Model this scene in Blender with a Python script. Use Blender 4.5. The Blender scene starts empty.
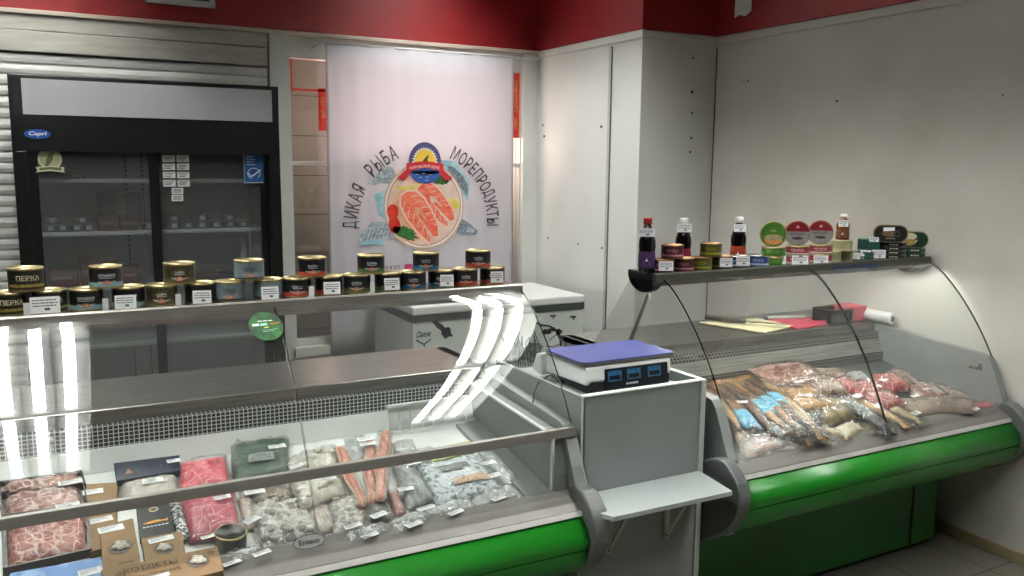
import bpy, bmesh, math, random
from mathutils import Vector, Matrix, noise
C = bpy.context.scene.collection
SC = bpy.context.scene
rnd = random.Random(7)
# ------------------------------------------------------------------ camera
F = 870.0
YAW, PIT, ROL = math.radians(-28.77), math.radians(8.05), math.radians(.57)
CAM = Vector((0, 0, 1.6))
_cy, _sy, _cp, _sp = math.cos(YAW), math.sin(YAW), math.cos(PIT), math.sin(PIT)
FW = Vector((-_sy * _cp, _cy * _cp, -_sp))
_r = Vector((_cy, _sy, 0)); _u = _r.cross(FW)
RT = math.cos(ROL) * _r + math.sin(ROL) * _u
UP = -math.sin(ROL) * _r + math.cos(ROL) * _u
cam = bpy.data.cameras.new('camera'); co = bpy.data.objects.new('camera', cam); C.objects.link(co)
cam.sensor_width = 36; cam.lens = F * 36 / 1024; cam.clip_start = .05
co.matrix_world = Matrix(((RT.x, UP.x, -FW.x, CAM.x), (RT.y, UP.y, -FW.y, CAM.y), (RT.z, UP.z, -FW.z, CAM.z), (0, 0, 0, 1)))
SC.camera = co
# ------------------------------------------------------------------ world, exposure
w = bpy.data.worlds.new('world'); SC.world = w; w.use_nodes = True
w.node_tree.nodes['Background'].inputs[0].default_value = (.9, .86, .82, 1)
w.node_tree.nodes['Background'].inputs[1].default_value = .1
SC.view_settings.view_transform = 'Standard'; SC.view_settings.look = 'None'
SC.view_settings.gamma = 1; SC.view_settings.use_curve_mapping = False
SC.view_settings.exposure = 1.18
LAMP = 30           # radiance of the ceiling tubes
SC.cycles.transparent_max_bounces = 32
SC.cycles.max_bounces = 8
SC.cycles.sample_clamp_indirect = 6
SC.cycles.caustics_reflective = False
SC.cycles.caustics_refractive = False


def onp(px, py, x=None, y=None, z=None):
    """the point where the line of sight through a photo pixel meets a real plane"""
    d = FW * F + RT * (px - 512) + UP * (288 - py)
    if x is not None: t = (x - CAM.x) / d.x
    elif y is not None: t = (y - CAM.y) / d.y
    else: t = (z - CAM.z) / d.z
    return CAM + d * t


# ------------------------------------------------------------------ materials
def lin(c):
    if isinstance(c, str):
        c = tuple(int(c[i:i + 2], 16) / 255 for i in (0, 2, 4))
        c = tuple(v / 12.92 if v <= .04045 else ((v + .055) / 1.055) ** 2.4 for v in c)
    return (c[0], c[1], c[2], 1)


_m = {}
def mat(name, col, rough=.5, metal=0, col2=None, scale=20, bump=0, spec=.5, stretch=None, bscale=None, detail=4, coat=0, contrast=(.35, .65)):
    if name in _m: return _m[name]
    m = bpy.data.materials.new(name); m.use_nodes = True; nt = m.node_tree; b = nt.nodes['Principled BSDF']
    b.inputs['Base Color'].default_value = lin(col); b.inputs['Roughness'].default_value = rough
    b.inputs['Metallic'].default_value = metal; b.inputs['Specular IOR Level'].default_value = spec
    b.inputs['Coat Weight'].default_value = coat; b.inputs['Coat Roughness'].default_value = .12
    tc = nt.nodes.new('ShaderNodeTexCoord'); mp = nt.nodes.new('ShaderNodeMapping')
    nt.links.new(tc.outputs['Object'], mp.inputs[0])
    if stretch: mp.inputs['Scale'].default_value = stretch
    n = nt.nodes.new('ShaderNodeTexNoise'); n.inputs['Scale'].default_value = scale; n.inputs['Detail'].default_value = detail
    nt.links.new(mp.outputs[0], n.inputs['Vector'])
    r = nt.nodes.new('ShaderNodeValToRGB'); e = r.color_ramp.elements
    e[0].position, e[1].position = contrast
    e[0].color = lin(col)
    if col2: e[1].color = lin(col2)
    else: e[1].color = tuple(v * .93 for v in lin(col)[:3]) + (1,)
    nt.links.new(n.outputs[0], r.inputs[0]); nt.links.new(r.outputs[0], b.inputs['Base Color'])
    if bump:
        n2 = nt.nodes.new('ShaderNodeTexNoise'); n2.inputs['Scale'].default_value = bscale or scale; n2.inputs['Detail'].default_value = 3
        nt.links.new(mp.outputs[0], n2.inputs['Vector'])
        bp = nt.nodes.new('ShaderNodeBump'); bp.inputs['Strength'].default_value = bump; bp.inputs['Distance'].default_value = .01
        nt.links.new(n2.outputs[0], bp.inputs['Height']); nt.links.new(bp.outputs[0], b.inputs['Normal'])
    _m[name] = m
    return m


def mat_emit(name, col, s):
    m = bpy.data.materials.new(name); m.use_nodes = True; nt = m.node_tree; b = nt.nodes['Principled BSDF']
    b.inputs['Base Color'].default_value = lin(col)
    b.inputs['Emission Color'].default_value = lin(col); b.inputs['Emission Strength'].default_value = s
    return m


def mat_clear(name, tint, ior=1.5, rough=.0, haze=.03, bump=0, bscale=30, boost=1.0):
    """clear pane or film: mirror reflection by Fresnel over what is behind, with a little haze: dust, milky film, painted-in reflections"""
    m = bpy.data.materials.new(name); m.use_nodes = True; nt = m.node_tree; nt.nodes.clear()
    out = nt.nodes.new('ShaderNodeOutputMaterial'); t = nt.nodes.new('ShaderNodeBsdfTransparent'); t.inputs[0].default_value = lin(tint)
    g = nt.nodes.new('ShaderNodeBsdfGlossy'); g.inputs['Roughness'].default_value = rough; g.inputs[0].default_value = (1, 1, 1, 1)
    fr = nt.nodes.new('ShaderNodeFresnel'); ge = nt.nodes.new('ShaderNodeNewGeometry')
    im = nt.nodes.new('ShaderNodeMix'); im.inputs[2].default_value = ior; im.inputs[3].default_value = 1 / ior   # both faces of a thin pane reflect alike
    nt.links.new(ge.outputs['Backfacing'], im.inputs[0]); nt.links.new(im.outputs[0], fr.inputs[0])
    mu = nt.nodes.new('ShaderNodeMath'); mu.operation = 'MULTIPLY'; mu.inputs[1].default_value = boost; mu.use_clamp = True
    nt.links.new(fr.outputs[0], mu.inputs[0])
    d = nt.nodes.new('ShaderNodeBsdfDiffuse'); d.inputs[0].default_value = (.9, .9, .9, 1)
    m1 = nt.nodes.new('ShaderNodeMixShader'); m1.inputs[0].default_value = haze
    nt.links.new(t.outputs[0], m1.inputs[1]); nt.links.new(d.outputs[0], m1.inputs[2])
    m2 = nt.nodes.new('ShaderNodeMixShader'); nt.links.new(mu.outputs[0], m2.inputs[0])
    nt.links.new(m1.outputs[0], m2.inputs[1]); nt.links.new(g.outputs[0], m2.inputs[2])
    if bump:
        tc = nt.nodes.new('ShaderNodeTexCoord')
        n = nt.nodes.new('ShaderNodeTexNoise'); n.inputs['Scale'].default_value = bscale; n.inputs['Detail'].default_value = 3; n.inputs['Distortion'].default_value = 1.2
        nt.links.new(tc.outputs['Object'], n.inputs['Vector'])
        bp = nt.nodes.new('ShaderNodeBump'); bp.inputs['Strength'].default_value = bump; bp.inputs['Distance'].default_value = .012
        nt.links.new(n.outputs[0], bp.inputs['Height'])
        nt.links.new(bp.outputs[0], g.inputs['Normal']); nt.links.new(bp.outputs[0], fr.inputs['Normal'])
    nt.links.new(m2.outputs[0], out.inputs[0])
    return m


def mat_cells(name, col, col2, line, scale, width=.06, rough=.35, stretch=None, bump=.4):
    """pieces of flesh packed together: tinted cells with pale seams"""
    m = mat(name, col, rough, col2=col2, scale=scale * .8, bump=0, contrast=(.35, .65)); nt = m.node_tree; b = nt.nodes['Principled BSDF']
    src = b.inputs['Base Color'].links[0].from_socket; mp = [n for n in nt.nodes if n.type == 'MAPPING'][0]
    if stretch: mp.inputs['Scale'].default_value = stretch
    nz = nt.nodes.new('ShaderNodeTexNoise'); nz.inputs['Scale'].default_value = scale * 1.2; nt.links.new(mp.outputs[0], nz.inputs['Vector'])
    ad = nt.nodes.new('ShaderNodeVectorMath'); ad.operation = 'MULTIPLY_ADD'; ad.inputs[1].default_value = (.35 / scale * 1.5,) * 3
    nt.links.new(nz.outputs['Color'], ad.inputs[0]); nt.links.new(mp.outputs[0], ad.inputs[2])
    v = nt.nodes.new('ShaderNodeTexVoronoi'); v.feature = 'DISTANCE_TO_EDGE'; v.inputs['Scale'].default_value = scale; nt.links.new(ad.outputs[0], v.inputs['Vector'])
    lt = nt.nodes.new('ShaderNodeMapRange'); lt.inputs[1].default_value = 0; lt.inputs[2].default_value = width; lt.inputs[3].default_value = 1; lt.inputs[4].default_value = 0
    nt.links.new(v.outputs['Distance'], lt.inputs[0])
    mx = nt.nodes.new('ShaderNodeMix'); mx.data_type = 'RGBA'; nt.links.new(lt.outputs[0], mx.inputs[0]); nt.links.new(src, mx.inputs[6]); mx.inputs[7].default_value = lin(line)
    nt.links.new(mx.outputs[2], b.inputs['Base Color'])
    if bump:
        bp = nt.nodes.new('ShaderNodeBump'); bp.inputs['Strength'].default_value = bump; bp.inputs['Distance'].default_value = .006
        nt.links.new(v.outputs['Distance'], bp.inputs['Height']); nt.links.new(bp.outputs[0], b.inputs['Normal'])
    return m


def mat_grid(name, base, hole, pitch, fill, axes=(0, 2), rnd_=False, stagger=0, metal=0, rough=.4):
    """perforated or tiled surface: holes (or tile joints) repeat every pitch metres"""
    m = bpy.data.materials.new(name); m.use_nodes = True; nt = m.node_tree; b = nt.nodes['Principled BSDF']
    b.inputs['Roughness'].default_value = rough; b.inputs['Metallic'].default_value = metal
    tc = nt.nodes.new('ShaderNodeTexCoord'); sp = nt.nodes.new('ShaderNodeSeparateXYZ'); nt.links.new(tc.outputs['Object'], sp.inputs[0])
    def M(op, a, bb=None):
        n = nt.nodes.new('ShaderNodeMath'); n.operation = op
        for i, v in enumerate((a, bb)):
            if v is None: continue
            if isinstance(v, (int, float)): n.inputs[i].default_value = v
            else: nt.links.new(v, n.inputs[i])
        return n.outputs[0]
    A = M('DIVIDE', sp.outputs[axes[0]], pitch[0]); B = M('DIVIDE', sp.outputs[axes[1]], pitch[1])
    if stagger: A = M('ADD', A, M('MULTIPLY', M('MODULO', M('FLOOR', B), 2), stagger))
    A = M('ABSOLUTE', M('SUBTRACT', M('FRACT', A), .5)); B = M('ABSOLUTE', M('SUBTRACT', M('FRACT', B), .5))
    if rnd_: v = M('SQRT', M('ADD', M('MULTIPLY', A, A), M('MULTIPLY', B, B)))
    else: v = M('MAXIMUM', A, B)
    k = M('LESS_THAN', v, fill)
    mx = nt.nodes.new('ShaderNodeMix'); mx.data_type = 'RGBA'; nt.links.new(k, mx.inputs[0])
    mx.inputs[6].default_value = lin(base); mx.inputs[7].default_value = lin(hole)
    nt.links.new(mx.outputs[2], b.inputs['Base Color'])
    return m


WHITEWALL = mat('wall_panel_white', 'd2cfc8', .45, col2='c4c1b8', scale=2.2, bump=.05, bscale=6)
PILLARW = mat('pillar_panel_white', 'dadcd8', .4, col2='d0d2cd', scale=2, bump=.03)
GREYW = mat('boards_grey_white', 'bdbbb2', .5, col2='aeaca2', scale=6, stretch=(1, 1, 6))
RED = mat('red_paint', '8e171c', .5, col2='811418', scale=3)
GREEN = mat('green_enamel', '157a1a', .36, col2='137018', scale=3, coat=.15)
DGREEN = mat('green_base_panel', '126218', .45, col2='105816', scale=3)
STEEL = mat('brushed_steel', 'a9a9a4', .32, 1, col2='8f8f8a', scale=9, stretch=(.6, 14, 14))
ALU = mat('aluminium', '7b7871', .42, .4, scale=20)
GREYP = mat('grey_plastic', '5d605f', .45, col2='555857', scale=8)
DGREYP = mat('dark_grey_plastic', '3c4140', .42, scale=8)
INNER = mat('grey_inner_panel', '8b8f8e', .45, col2='7f8382', scale=4)
WHITEP = mat('white_plastic', 'dfe1df', .35, scale=8)
BLACK = mat('black_enamel', '0b0d0d', .3, scale=8)
BLACKP = mat('black_plastic', '121314', .4, scale=8)
PAPER = mat('white_paper', 'f0f1f2', .6, scale=30)
INK = mat('grey_ink', '50545a', .7, scale=30)
GOLD = mat('gold_tin', 'a3946c', .34, .8, col2='8c7e58', scale=60)
SILVER = mat('silver_tin', 'b5b5b0', .25, .95, scale=60)
LAMIN = mat('grey_laminate', '878d8b', .4, col2='828886', scale=4)
LAMINL = mat('pale_laminate', 'a4abaa', .35, scale=4)
LEAD = mat('edge_band', 'b9bdbb', .4, scale=4)
CERAM = mat_grid('floor_tiles', '3a3834', '716e64', (.33, .33), .49, axes=(0, 1), rough=.3)
BEIGE = mat('beige_skirting', '9a8a68', .5, scale=8)
GLASS = mat_clear('clear_glass', 'f5f6f5', 1.5, haze=.012, boost=1.0)
GLASSF = mat_clear('fridge_glass', 'e6eaea', 1.5, haze=.05)  # haze paints in the doors' veiling reflections over the dark interior
GEDGE = mat('dark_glass_edge', '16241f', .2, scale=20)
FILM = mat_clear('crinkled_film', 'f4f4f4', 1.45, rough=.08, haze=.012, bump=.7, bscale=30, boost=.9)
FILMW = mat_clear('milky_film', 'eeeeee', 1.45, rough=.12, haze=.16, bump=.8, bscale=26, boost=1.5)
PERF = mat_grid('perforated_white', 'c6c9c9', '08090a', (.0135, .0118), .40, rough=.4)
PERFS = mat_grid('perforated_steel', '8a8a86', '0c0d0d', (.018, .013), .3, rnd_=True, stagger=.5, metal=.5)

# ------------------------------------------------------------------ mesh collector
class MB:
    def __init__(s): s.v = []; s.f = []; s.mi = []; s.mats = []; s.sm = []
    def m(s, mt):
        if mt not in s.mats: s.mats.append(mt)
        return s.mats.index(mt)
    def add(s, vs, fs, mt, smooth=False):
        o = len(s.v); i = s.m(mt); s.v += [tuple(v) for v in vs]
        for f in fs: s.f.append([a + o for a in f]); s.mi.append(i); s.sm.append(smooth)
        return s
    def box(s, x0, x1, y0, y1, z0, z1, mt, M=None):
        vs = [Vector((x, y, z)) for z in (z0, z1) for y in (y0, y1) for x in (x0, x1)]
        if M: vs = [M @ v for v in vs]
        return s.add(vs, [(0, 2, 3, 1), (4, 5, 7, 6), (0, 1, 5, 4), (2, 6, 7, 3), (0, 4, 6, 2), (1, 3, 7, 5)], mt)
    def rbox(s, x0, x1, y0, y1, z0, z1, r, mt, M=None, seg=4, smooth=False):
        """box with rounded vertical edges"""
        P = []
        for cx, cy, a0 in ((x1 - r, y1 - r, 0), (x0 + r, y1 - r, 90), (x0 + r, y0 + r, 180), (x1 - r, y0 + r, 270)):
            for k in range(seg + 1):
                a = math.radians(a0 + 90 * k / seg); P.append((cx + r * math.cos(a), cy + r * math.sin(a)))
        n = len(P); vs = [Vector((x, y, z)) for z in (z0, z1) for x, y in P]
        if M: vs = [M @ v for v in vs]
        return s.add(vs, [tuple(range(n - 1, -1, -1)), tuple(range(n, 2 * n))] + [(i, (i + 1) % n, n + (i + 1) % n, n + i) for i in range(n)], mt, smooth)
    def prism(s, prof, x0, x1, mt, M=None, smooth=False):
        """closed (y,z) outline pushed along x"""
        n = len(prof); vs = [Vector((x, p[0], p[1])) for x in (x0, x1) for p in prof]
        if M: vs = [M @ v for v in vs]
        s.add(vs, [tuple(range(n)), tuple(range(2 * n - 1, n - 1, -1))], mt)
        o = len(s.v) - 2 * n; i = s.m(mt)
        for k in range(n): s.f.append([o + k, o + n + k, o + n + (k + 1) % n, o + (k + 1) % n]); s.mi.append(i); s.sm.append(smooth)
        return s
    def lathe(s, prof, mt, seg=28, c=(0, 0, 0), M=None, smooth=True):
        """prof: (r, z[, material]) from bottom to top"""
        for (a, b) in zip(prof[:-1], prof[1:]):
            mm = b[2] if len(b) > 2 else mt
            vs = []
            for p in (a, b):
                for k in range(seg):
                    t = 2 * math.pi * k / seg; v = Vector((c[0] + p[0] * math.cos(t), c[1] + p[0] * math.sin(t), c[2] + p[1])); vs.append(M @ v if M else v)
            s.add(vs, [(k, (k + 1) % seg, seg + (k + 1) % seg, seg + k) for k in range(seg)], mm, smooth)
        return s
    def tube(s, pts, r, mt, seg=8):
        pts = [Vector(p) for p in pts]; rings = []
        for i, p in enumerate(pts):
            d = (pts[min(i + 1, len(pts) - 1)] - pts[max(i - 1, 0)]).normalized()
            a = d.cross(Vector((0, 0, 1)));
            if a.length < .1: a = d.cross(Vector((0, 1, 0)))
            a.normalize(); b = d.cross(a)
            rr = r[i] if isinstance(r, (list, tuple)) else r
            rings += [p + a * rr * math.cos(2 * math.pi * k / seg) + b * rr * math.sin(2 * math.pi * k / seg) for k in range(seg)]
        n = len(pts); fs = [(i * seg + k, i * seg + (k + 1) % seg, (i + 1) * seg + (k + 1) % seg, (i + 1) * seg + k) for i in range(n - 1) for k in range(seg)]
        fs += [tuple(range(seg - 1, -1, -1)), tuple(range((n - 1) * seg, n * seg))]
        return s.add(rings, fs, mt, True)
    def sweep(s, prof, x0, x1, th, mt, nx=1, edge=None):
        """bent pane: open (y,z) curve given a thickness, pushed along x"""
        n = len(prof); inn = []
        for i in range(n):
            a = Vector(prof[max(i - 1, 0)]); b = Vector(prof[min(i + 1, n - 1)]); d = (b - a).normalized()
            inn.append((prof[i][0] - d.y * th, prof[i][1] + d.x * th))
        vs = [(x, p[0], p[1]) for x in (x0, x1) for p in list(prof) + inn]
        N = 2 * n; fs = [(k, N + k, N + k + 1, k + 1) for k in range(n - 1)] + [(n + k, n + k + 1, N + n + k + 1, N + n + k) for k in range(n - 1)]
        s.add(vs, fs, mt, True)
        ed = [(k, k + 1, n + k + 1, n + k) for k in range(n - 1)] + [(N + k, N + n + k, N + n + k + 1, N + k + 1) for k in range(n - 1)] + [(0, n, N + n, N), (n - 1, N + n - 1, N + 2 * n - 1, 2 * n - 1)]
        s.add(vs, ed, edge or mt)
        return s
    def build(s, name, parent=None, loc=None, bevel=0, merge=True):
        me = bpy.data.meshes.new(name); me.from_pydata(s.v, [], s.f)
        for m_ in s.mats: me.materials.append(m_)
        me.polygons.foreach_set('material_index', s.mi); me.polygons.foreach_set('use_smooth', s.sm); me.update()
        bm = bmesh.new(); bm.from_mesh(me); bmesh.ops.remove_doubles(bm, verts=bm.verts, dist=1e-5) if merge else None
        bmesh.ops.recalc_face_normals(bm, faces=bm.faces); bm.to_mesh(me); bm.free()
        o = bpy.data.objects.new(name, me); C.objects.link(o)
        if parent: o.parent = parent
        if loc: o.location = loc
        if bevel:
            b = o.modifiers.new('bevel', 'BEVEL'); b.width = bevel; b.segments = 2; b.limit_method = 'ANGLE'
        return o


def tag(o, label=None, cat=None, group=None, kind=None):
    if label: o['label'] = label
    if cat: o['category'] = cat
    if group: o['group'] = group
    if kind: o['kind'] = kind
    return o
def thing(name, label, cat, loc=(0, 0, 0), rz=0, group=None):
    o = bpy.data.objects.new(name, None); C.objects.link(o); o.location = loc; o.rotation_euler = (0, 0, rz); o.empty_display_size = .05
    return tag(o, label, cat, group)
def struct(o): return tag(o, kind='structure')
def copy_tree(o, parent=None):
    c = o.copy(); C.objects.link(c)
    if parent: c.parent = parent
    for ch in [x for x in C.objects if x.parent == o]: copy_tree(ch, c)
    return c


_txt = {}; BOLD = {'КЛАССИЧЕСКИЕ', 'мясная лавка', 'ОКУНЬ МРК', 'Пелм', 'ПЕРКА', 'САЙРА', 'СКУМБРИЯ', 'ГОРБУША', 'КИЛЬКА', 'Enteco', 'Capri', 'доставка и опт', 'КУРИЛЬСКИЙ БЕРЕГ', 'Снеж'}
def text_data(s, bold=0):
    if s not in _txt:
        cu = bpy.data.curves.new('t', 'FONT'); cu.body = s; cu.align_x = 'CENTER'; cu.align_y = 'CENTER'; cu.resolution_u = 3; cu.offset = .022 if s in BOLD else (.010 if len(s) == 1 and s != 'Ы' else 0)
        o = bpy.data.objects.new('t', cu); C.objects.link(o); dg = bpy.context.evaluated_depsgraph_get(); dg.update()
        me = bpy.data.meshes.new_from_object(o.evaluated_get(dg))
        vs = [v.co.copy() for v in me.vertices]; fs = [tuple(p.vertices) for p in me.polygons]
        bpy.data.objects.remove(o); bpy.data.meshes.remove(me); bpy.data.curves.remove(cu)
        if vs:
            x0 = min(v.x for v in vs); x1 = max(v.x for v in vs); y0 = min(v.y for v in vs); y1 = max(v.y for v in vs)
            vs = [Vector(((v.x - (x0 + x1) / 2) / (y1 - y0), (v.y - (y0 + y1) / 2) / (y1 - y0), 0)) for v in vs]
            W = (x1 - x0) / (y1 - y0)
        else: W = 1
        _txt[s] = (vs, fs, W)
    return _txt[s]
def add_text(mb, s, mt, fn, height, width=None):
    """letters of the given height laid through fn(x, y) -> point; width squeezes them"""
    vs, fs, W = text_data(s); kx = height if width is None else width / W
    mb.add([fn(v.x * kx, v.y * height) for v in vs], fs, mt)
def wrapf(r, z): return lambda x, y: Vector((r * math.sin(x / r), -r * math.cos(x / r), z + y))


# ------------------------------------------------------------------ room shell
ZB = 2.333; YW = 5.053; XR = 3.467; YP = 3.915; XP = 2.94; ZC = 2.95; XL = -3.2; YF = -2.6
struct(MB().box(XL, XR + .1, YF, 5.6, -.05, 0, CERAM).build('floor'))
struct(MB().box(XL, XR + .1, YF, YW + .1, ZC, ZC + .05, mat('ceiling_grey', '807d76', .7, scale=3)).build('ceiling'))
m = MB()
m.box(XL, 1.20, YW, YW + .1, 0, ZB, GREYW)
m.box(1.20, 1.315, YW - .03, YW + .1, 0, ZB, PILLARW)
m.box(1.315, 2.83, YW, YW + .1, 2.20, ZB, PILLARW)
m.box(1.315, 2.83, YW, YW + .1, 0, .52, PILLARW)
m.box(2.83, XP + .05, YW - .03, YW + .1, 0, ZB, PILLARW)
m.box(XL, XR, YW - .005, YW + .1, ZB, ZC, RED)
struct(m.build('wall_back'))
m = MB(); m.box(XR, XR + .1, YF, YP + .2, 0, ZB, WHITEWALL); m.box(XR - .012, XR + .1, YF, YP + .2, ZB, ZC, RED); struct(m.build('wall_right'))
m = MB()
m.box(XP, XR + .05, YP, YW + .1, 0, ZB, PILLARW); m.box(XP - .012, XR + .05, YP - .012, YW + .1, ZB, ZC, RED)
struct(m.build('wall_pillar'))
struct(MB().box(XL - .1, XL, YF, YW + .1, 0, ZC, mat('far_wall_grey', '8d8a83', .6, scale=3)).build('wall_left'))
struct(MB().box(XL - .1, XR + .1, YF - .1, YF, 0, ZC, mat('far_wall_grey', '8d8a83')).build('wall_front'))
# thin white trims under the red band, panel joints, skirting
m = MB(); m.box(XL, XP, YW - .045, YW - .005, ZB - .022, ZB, mat('pale_trim', 'bdb3a4', .5)); struct(m.build('trim_1', bevel=.003))
m = MB(); m.box(XP - .012, XP, YP, YW - .03, ZB - .045, ZB - .003, PILLARW); m.box(XP - .012, XR, YP - .012, YP, ZB - .045, ZB - .003, PILLARW)
m.box(XR - .012, XR, YF, YP - .012, ZB - .045, ZB - .003, WHITEWALL); struct(m.build('trim_2', bevel=.003))
m = MB(); m.box(XP - .006, XP, 4.19, 4.195, 0, ZB - .06, GREYP); m.box(XP - .005, XP, 4.20, 4.222, 0, ZB - .06, LEAD)
m.box(XR - .005, XR - .001, YP - .006, YP - .001, 0, ZB - .06, DGREYP)
for (x, y, z) in ((XP - .004, 4.93, 1.78), (XP - .004, 4.28, 1.82), (XP - .004, 4.21, 2.2)): m.box(x, XP, y, y + .014, z, z + .014, DGREYP)
struct(m.build('trim_3'))
m = MB()
for px, py, s in ((693, 58, .005), (692, 92, .008), (692, 113, .006), (691, 138, .006), (690, 152, .006)):
    p = onp(px, py, y=YP); m.box(p.x - s, p.x + s, YP - .003, YP, p.z - s, p.z + s, DGREYP)
for px, py, s in ((837, 101, .005), (1003, 95, .003), (748, 81, .004), (744, 81, .003)):
    p = onp(px, py, x=XR); m.box(XR - .003, XR, p.y - s, p.y + s, p.z - s, p.z + s, DGREYP)
for px, py, s in ((548, 238, .006), (578, 244, .005), (602, 248, .006), (543, 125, .006)):
    p = onp(px, py, x=XP); m.box(XP - .003, XP, p.y - s, p.y + s, p.z - s, p.z + s, DGREYP)
struct(m.build('trim_4'))
struct(MB().box(XR - .014, XR, YF, YP, 0, .05, BEIGE).build('baseboard_right', bevel=.003))
# two wide boards over the shutter
m = MB(); m.box(XL, 1.19, YW - .03, YW, 2.235, ZB - .022, GREYW); m.box(XL, 1.185, YW - .045, YW, 2.13, 2.23, GREYW)
struct(m.build('trim_5', bevel=.004))

# roller shutter of narrow slats behind the fridge
m = MB(); prof = []
for k in range(40):
    z = 2.125 - .054 * k
    prof += [(YW - .016, z), (YW - .025, z - .008), (YW - .029, z - .026), (YW - .026, z - .044), (YW - .016, z - .051)]
prof = [(YW - .002, 2.13)] + prof + [(YW - .002, prof[-1][1])]
m.prism(prof, -1.6, 1.185, mat('shutter_white', 'e2e2de', .4, col2='d6d6d1', scale=5), smooth=False)
tag(m.build('roller_shutter'), 'white horizontal slat roller shutter on the wall behind the black fridge', 'shutter')

# window behind the banner
m = MB(); F1 = mat('window_frame_white', 'cfd0c8', .4)
for a in ((1.315, 1.322, .52, 2.20), (2.823, 2.83, .52, 2.20), (1.322, 2.823, 2.19, 2.20), (1.322, 2.823, .52, .56), (1.322, 2.823, 1.585, 1.61)): m.box(a[0], a[1], YW, YW + .06, a[2], a[3], F1)
wf = struct(m.build('window_1', bevel=.002))
MB().box(1.30, 2.84, YW - .06, YW + .06, .47, .52, F1).build('sill', wf)
MB().box(1.322, 2.823, YW + .025, YW + .031, .56, 2.19, GLASS).build('pane', wf)
m = MB(); SH = mat('outside_boards', 'b3b0a4', .6, col2='a4a196', scale=3)
for k in range(8): m.box(1.0, 3.1, 5.45, 5.47, .3 + .245 * k, .54 + .245 * k, SH)
m.box(1.0, 3.1, 5.47, 5.5, 0, 2.4, mat('outside_dark', '4a473f', .7))
tag(m.build('board_fence'), 'beige wide boards outside, seen through the window beside the banner', 'boards')
m = MB(); NR = mat('red_sign_paint', 'd8352c', .4); OR = mat('orange_sign_paint', 'e58a4a', .5, col2='c04a2a', scale=30)
def q(px, py): return onp(px, py, y=5.072)
def bar(a, b, c, d):
    p0 = q(a, b); p1 = q(c, d); m.box(min(p0.x, p1.x), max(p0.x, p1.x), 5.068, 5.074, min(p0.z, p1.z), max(p0.z, p1.z), NR)
bar(289.5, 59, 330, 61.5); bar(289.5, 59, 292.5, 92); bar(289.5, 88, 325, 92); bar(318, 88, 330, 131)
for a in ((319.5, 97, 325, 106), (320, 109, 325, 118)):
    p0 = q(a[0], a[1]); p1 = q(a[2], a[3]); m.box(p0.x, p1.x, 5.064, 5.068, p1.z, p0.z, OR)
tag(m.build('shop_sign'), 'red outlined sign on the window glass left of the banner', 'sign')
m = MB(); bar(509, 72, 519, 138)
for a in ((514, 80, 517, 112), (514, 118, 517, 130)):
    p0 = q(a[0], a[1]); p1 = q(a[2], a[3]); m.box(p0.x, p1.x, 5.064, 5.068, p1.z, p0.z, OR)
tag(m.build('shop_sign'), 'narrow red upright sign on the window glass right of the banner', 'sign')
L = bpy.data.lights.new('banner_backlight', 'AREA'); L.shape = 'RECTANGLE'; L.size = 1.1; L.size_y = .62; L.energy = 10.5; L.color = (1, .74, .66)  # pink backlight for the banner, an added area lamp hidden behind it
lo = bpy.data.objects.new('banner_backlight', L); C.objects.link(lo); lo.location = (2.12, 5.36, 1.82); lo.rotation_euler = (math.radians(-90), 0, 0)

# red band bits
m = MB(); m.box(.57, .92, YW - .03, YW - .005, 2.42, 2.60, WHITEP); m.box(.60, .89, YW - .034, YW - .03, 2.45, 2.57, DGREYP)
tag(m.build('air_vent', bevel=.002), 'white framed vent in the red band above the fridge', 'vent')
p0 = onp(735, 18, x=XR - .012); p1 = onp(752, 0, x=XR - .012)
m = MB(); ys = [p0.y, p0.y - .03, p0.y - .06, p1.y - .005, p1.y]; m.add([(XR - .016, y, z) for y, z in ((p0.y, p0.z), (p0.y - .04, p0.z + .012), (p0.y - .08, p0.z - .002), (p1.y, p0.z + .02), (p1.y, ZC - .25), (p0.y, ZC - .25))] + [(XR - .012, y, z) for y, z in ((p0.y, p0.z), (p0.y - .04, p0.z + .012), (p0.y - .08, p0.z - .002), (p1.y, p0.z + .02), (p1.y, ZC - .25), (p0.y, ZC - .25))],
      [(0, 1, 2, 3, 4, 5), (11, 10, 9, 8, 7, 6)] + [(i, (i + 1) % 6, 6 + (i + 1) % 6, 6 + i) for i in range(6)], PAPER)
tag(m.build('torn_paper'), 'torn white paper patch on the red band at the corner over the right wall', 'paper')

# ------------------------------------------------------------------ ceiling lights (two rows of louvred four-tube luminaires)
TUBE = mat_emit('lit_tube', 'fcfcf8', LAMP); REFL = mat('lamp_reflector', 'e4e6e4', .25, .3)
def make_light():
    t = thing('ceiling_light', '', 'ceiling light')
    m = MB(); m.box(-.22, .22, -.585, .585, -.012, 0, REFL)
    for s in (-1, 1): m.box(s * .21 - .008, s * .21 + .008, -.58, .58, -.13, -.012, REFL); m.box(-.21, .21, s * .58 - .006, s * .58 + .006, -.13, -.012, REFL)
    m.build('housing', t)
    for k in range(3):
        MB().tube([(-.125 + .125 * k, -.56, -.04), (-.125 + .125 * k, .56, -.04)], .024, TUBE, 12).build('tube', t)
    m = MB()
    for s in (-1, 1): m.box(s * .0625 - .002, s * .0625 + .002, -.57, .57, -.12, -.012, MIRR)
    for k in range(12): m.box(-.20, .20, -.53 + k * .096 - .001, -.53 + k * .096 + .001, -.12, -.075, MIRR)
    m.build('louvre', t)
    return t
MIRR = mat('mirror_louvre', 'd8dad8', .12, .95)
lp = make_light(); first = True
names = ['nearest the back wall', 'second from the back wall', 'third from the back wall', 'fourth from the back wall']
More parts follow.
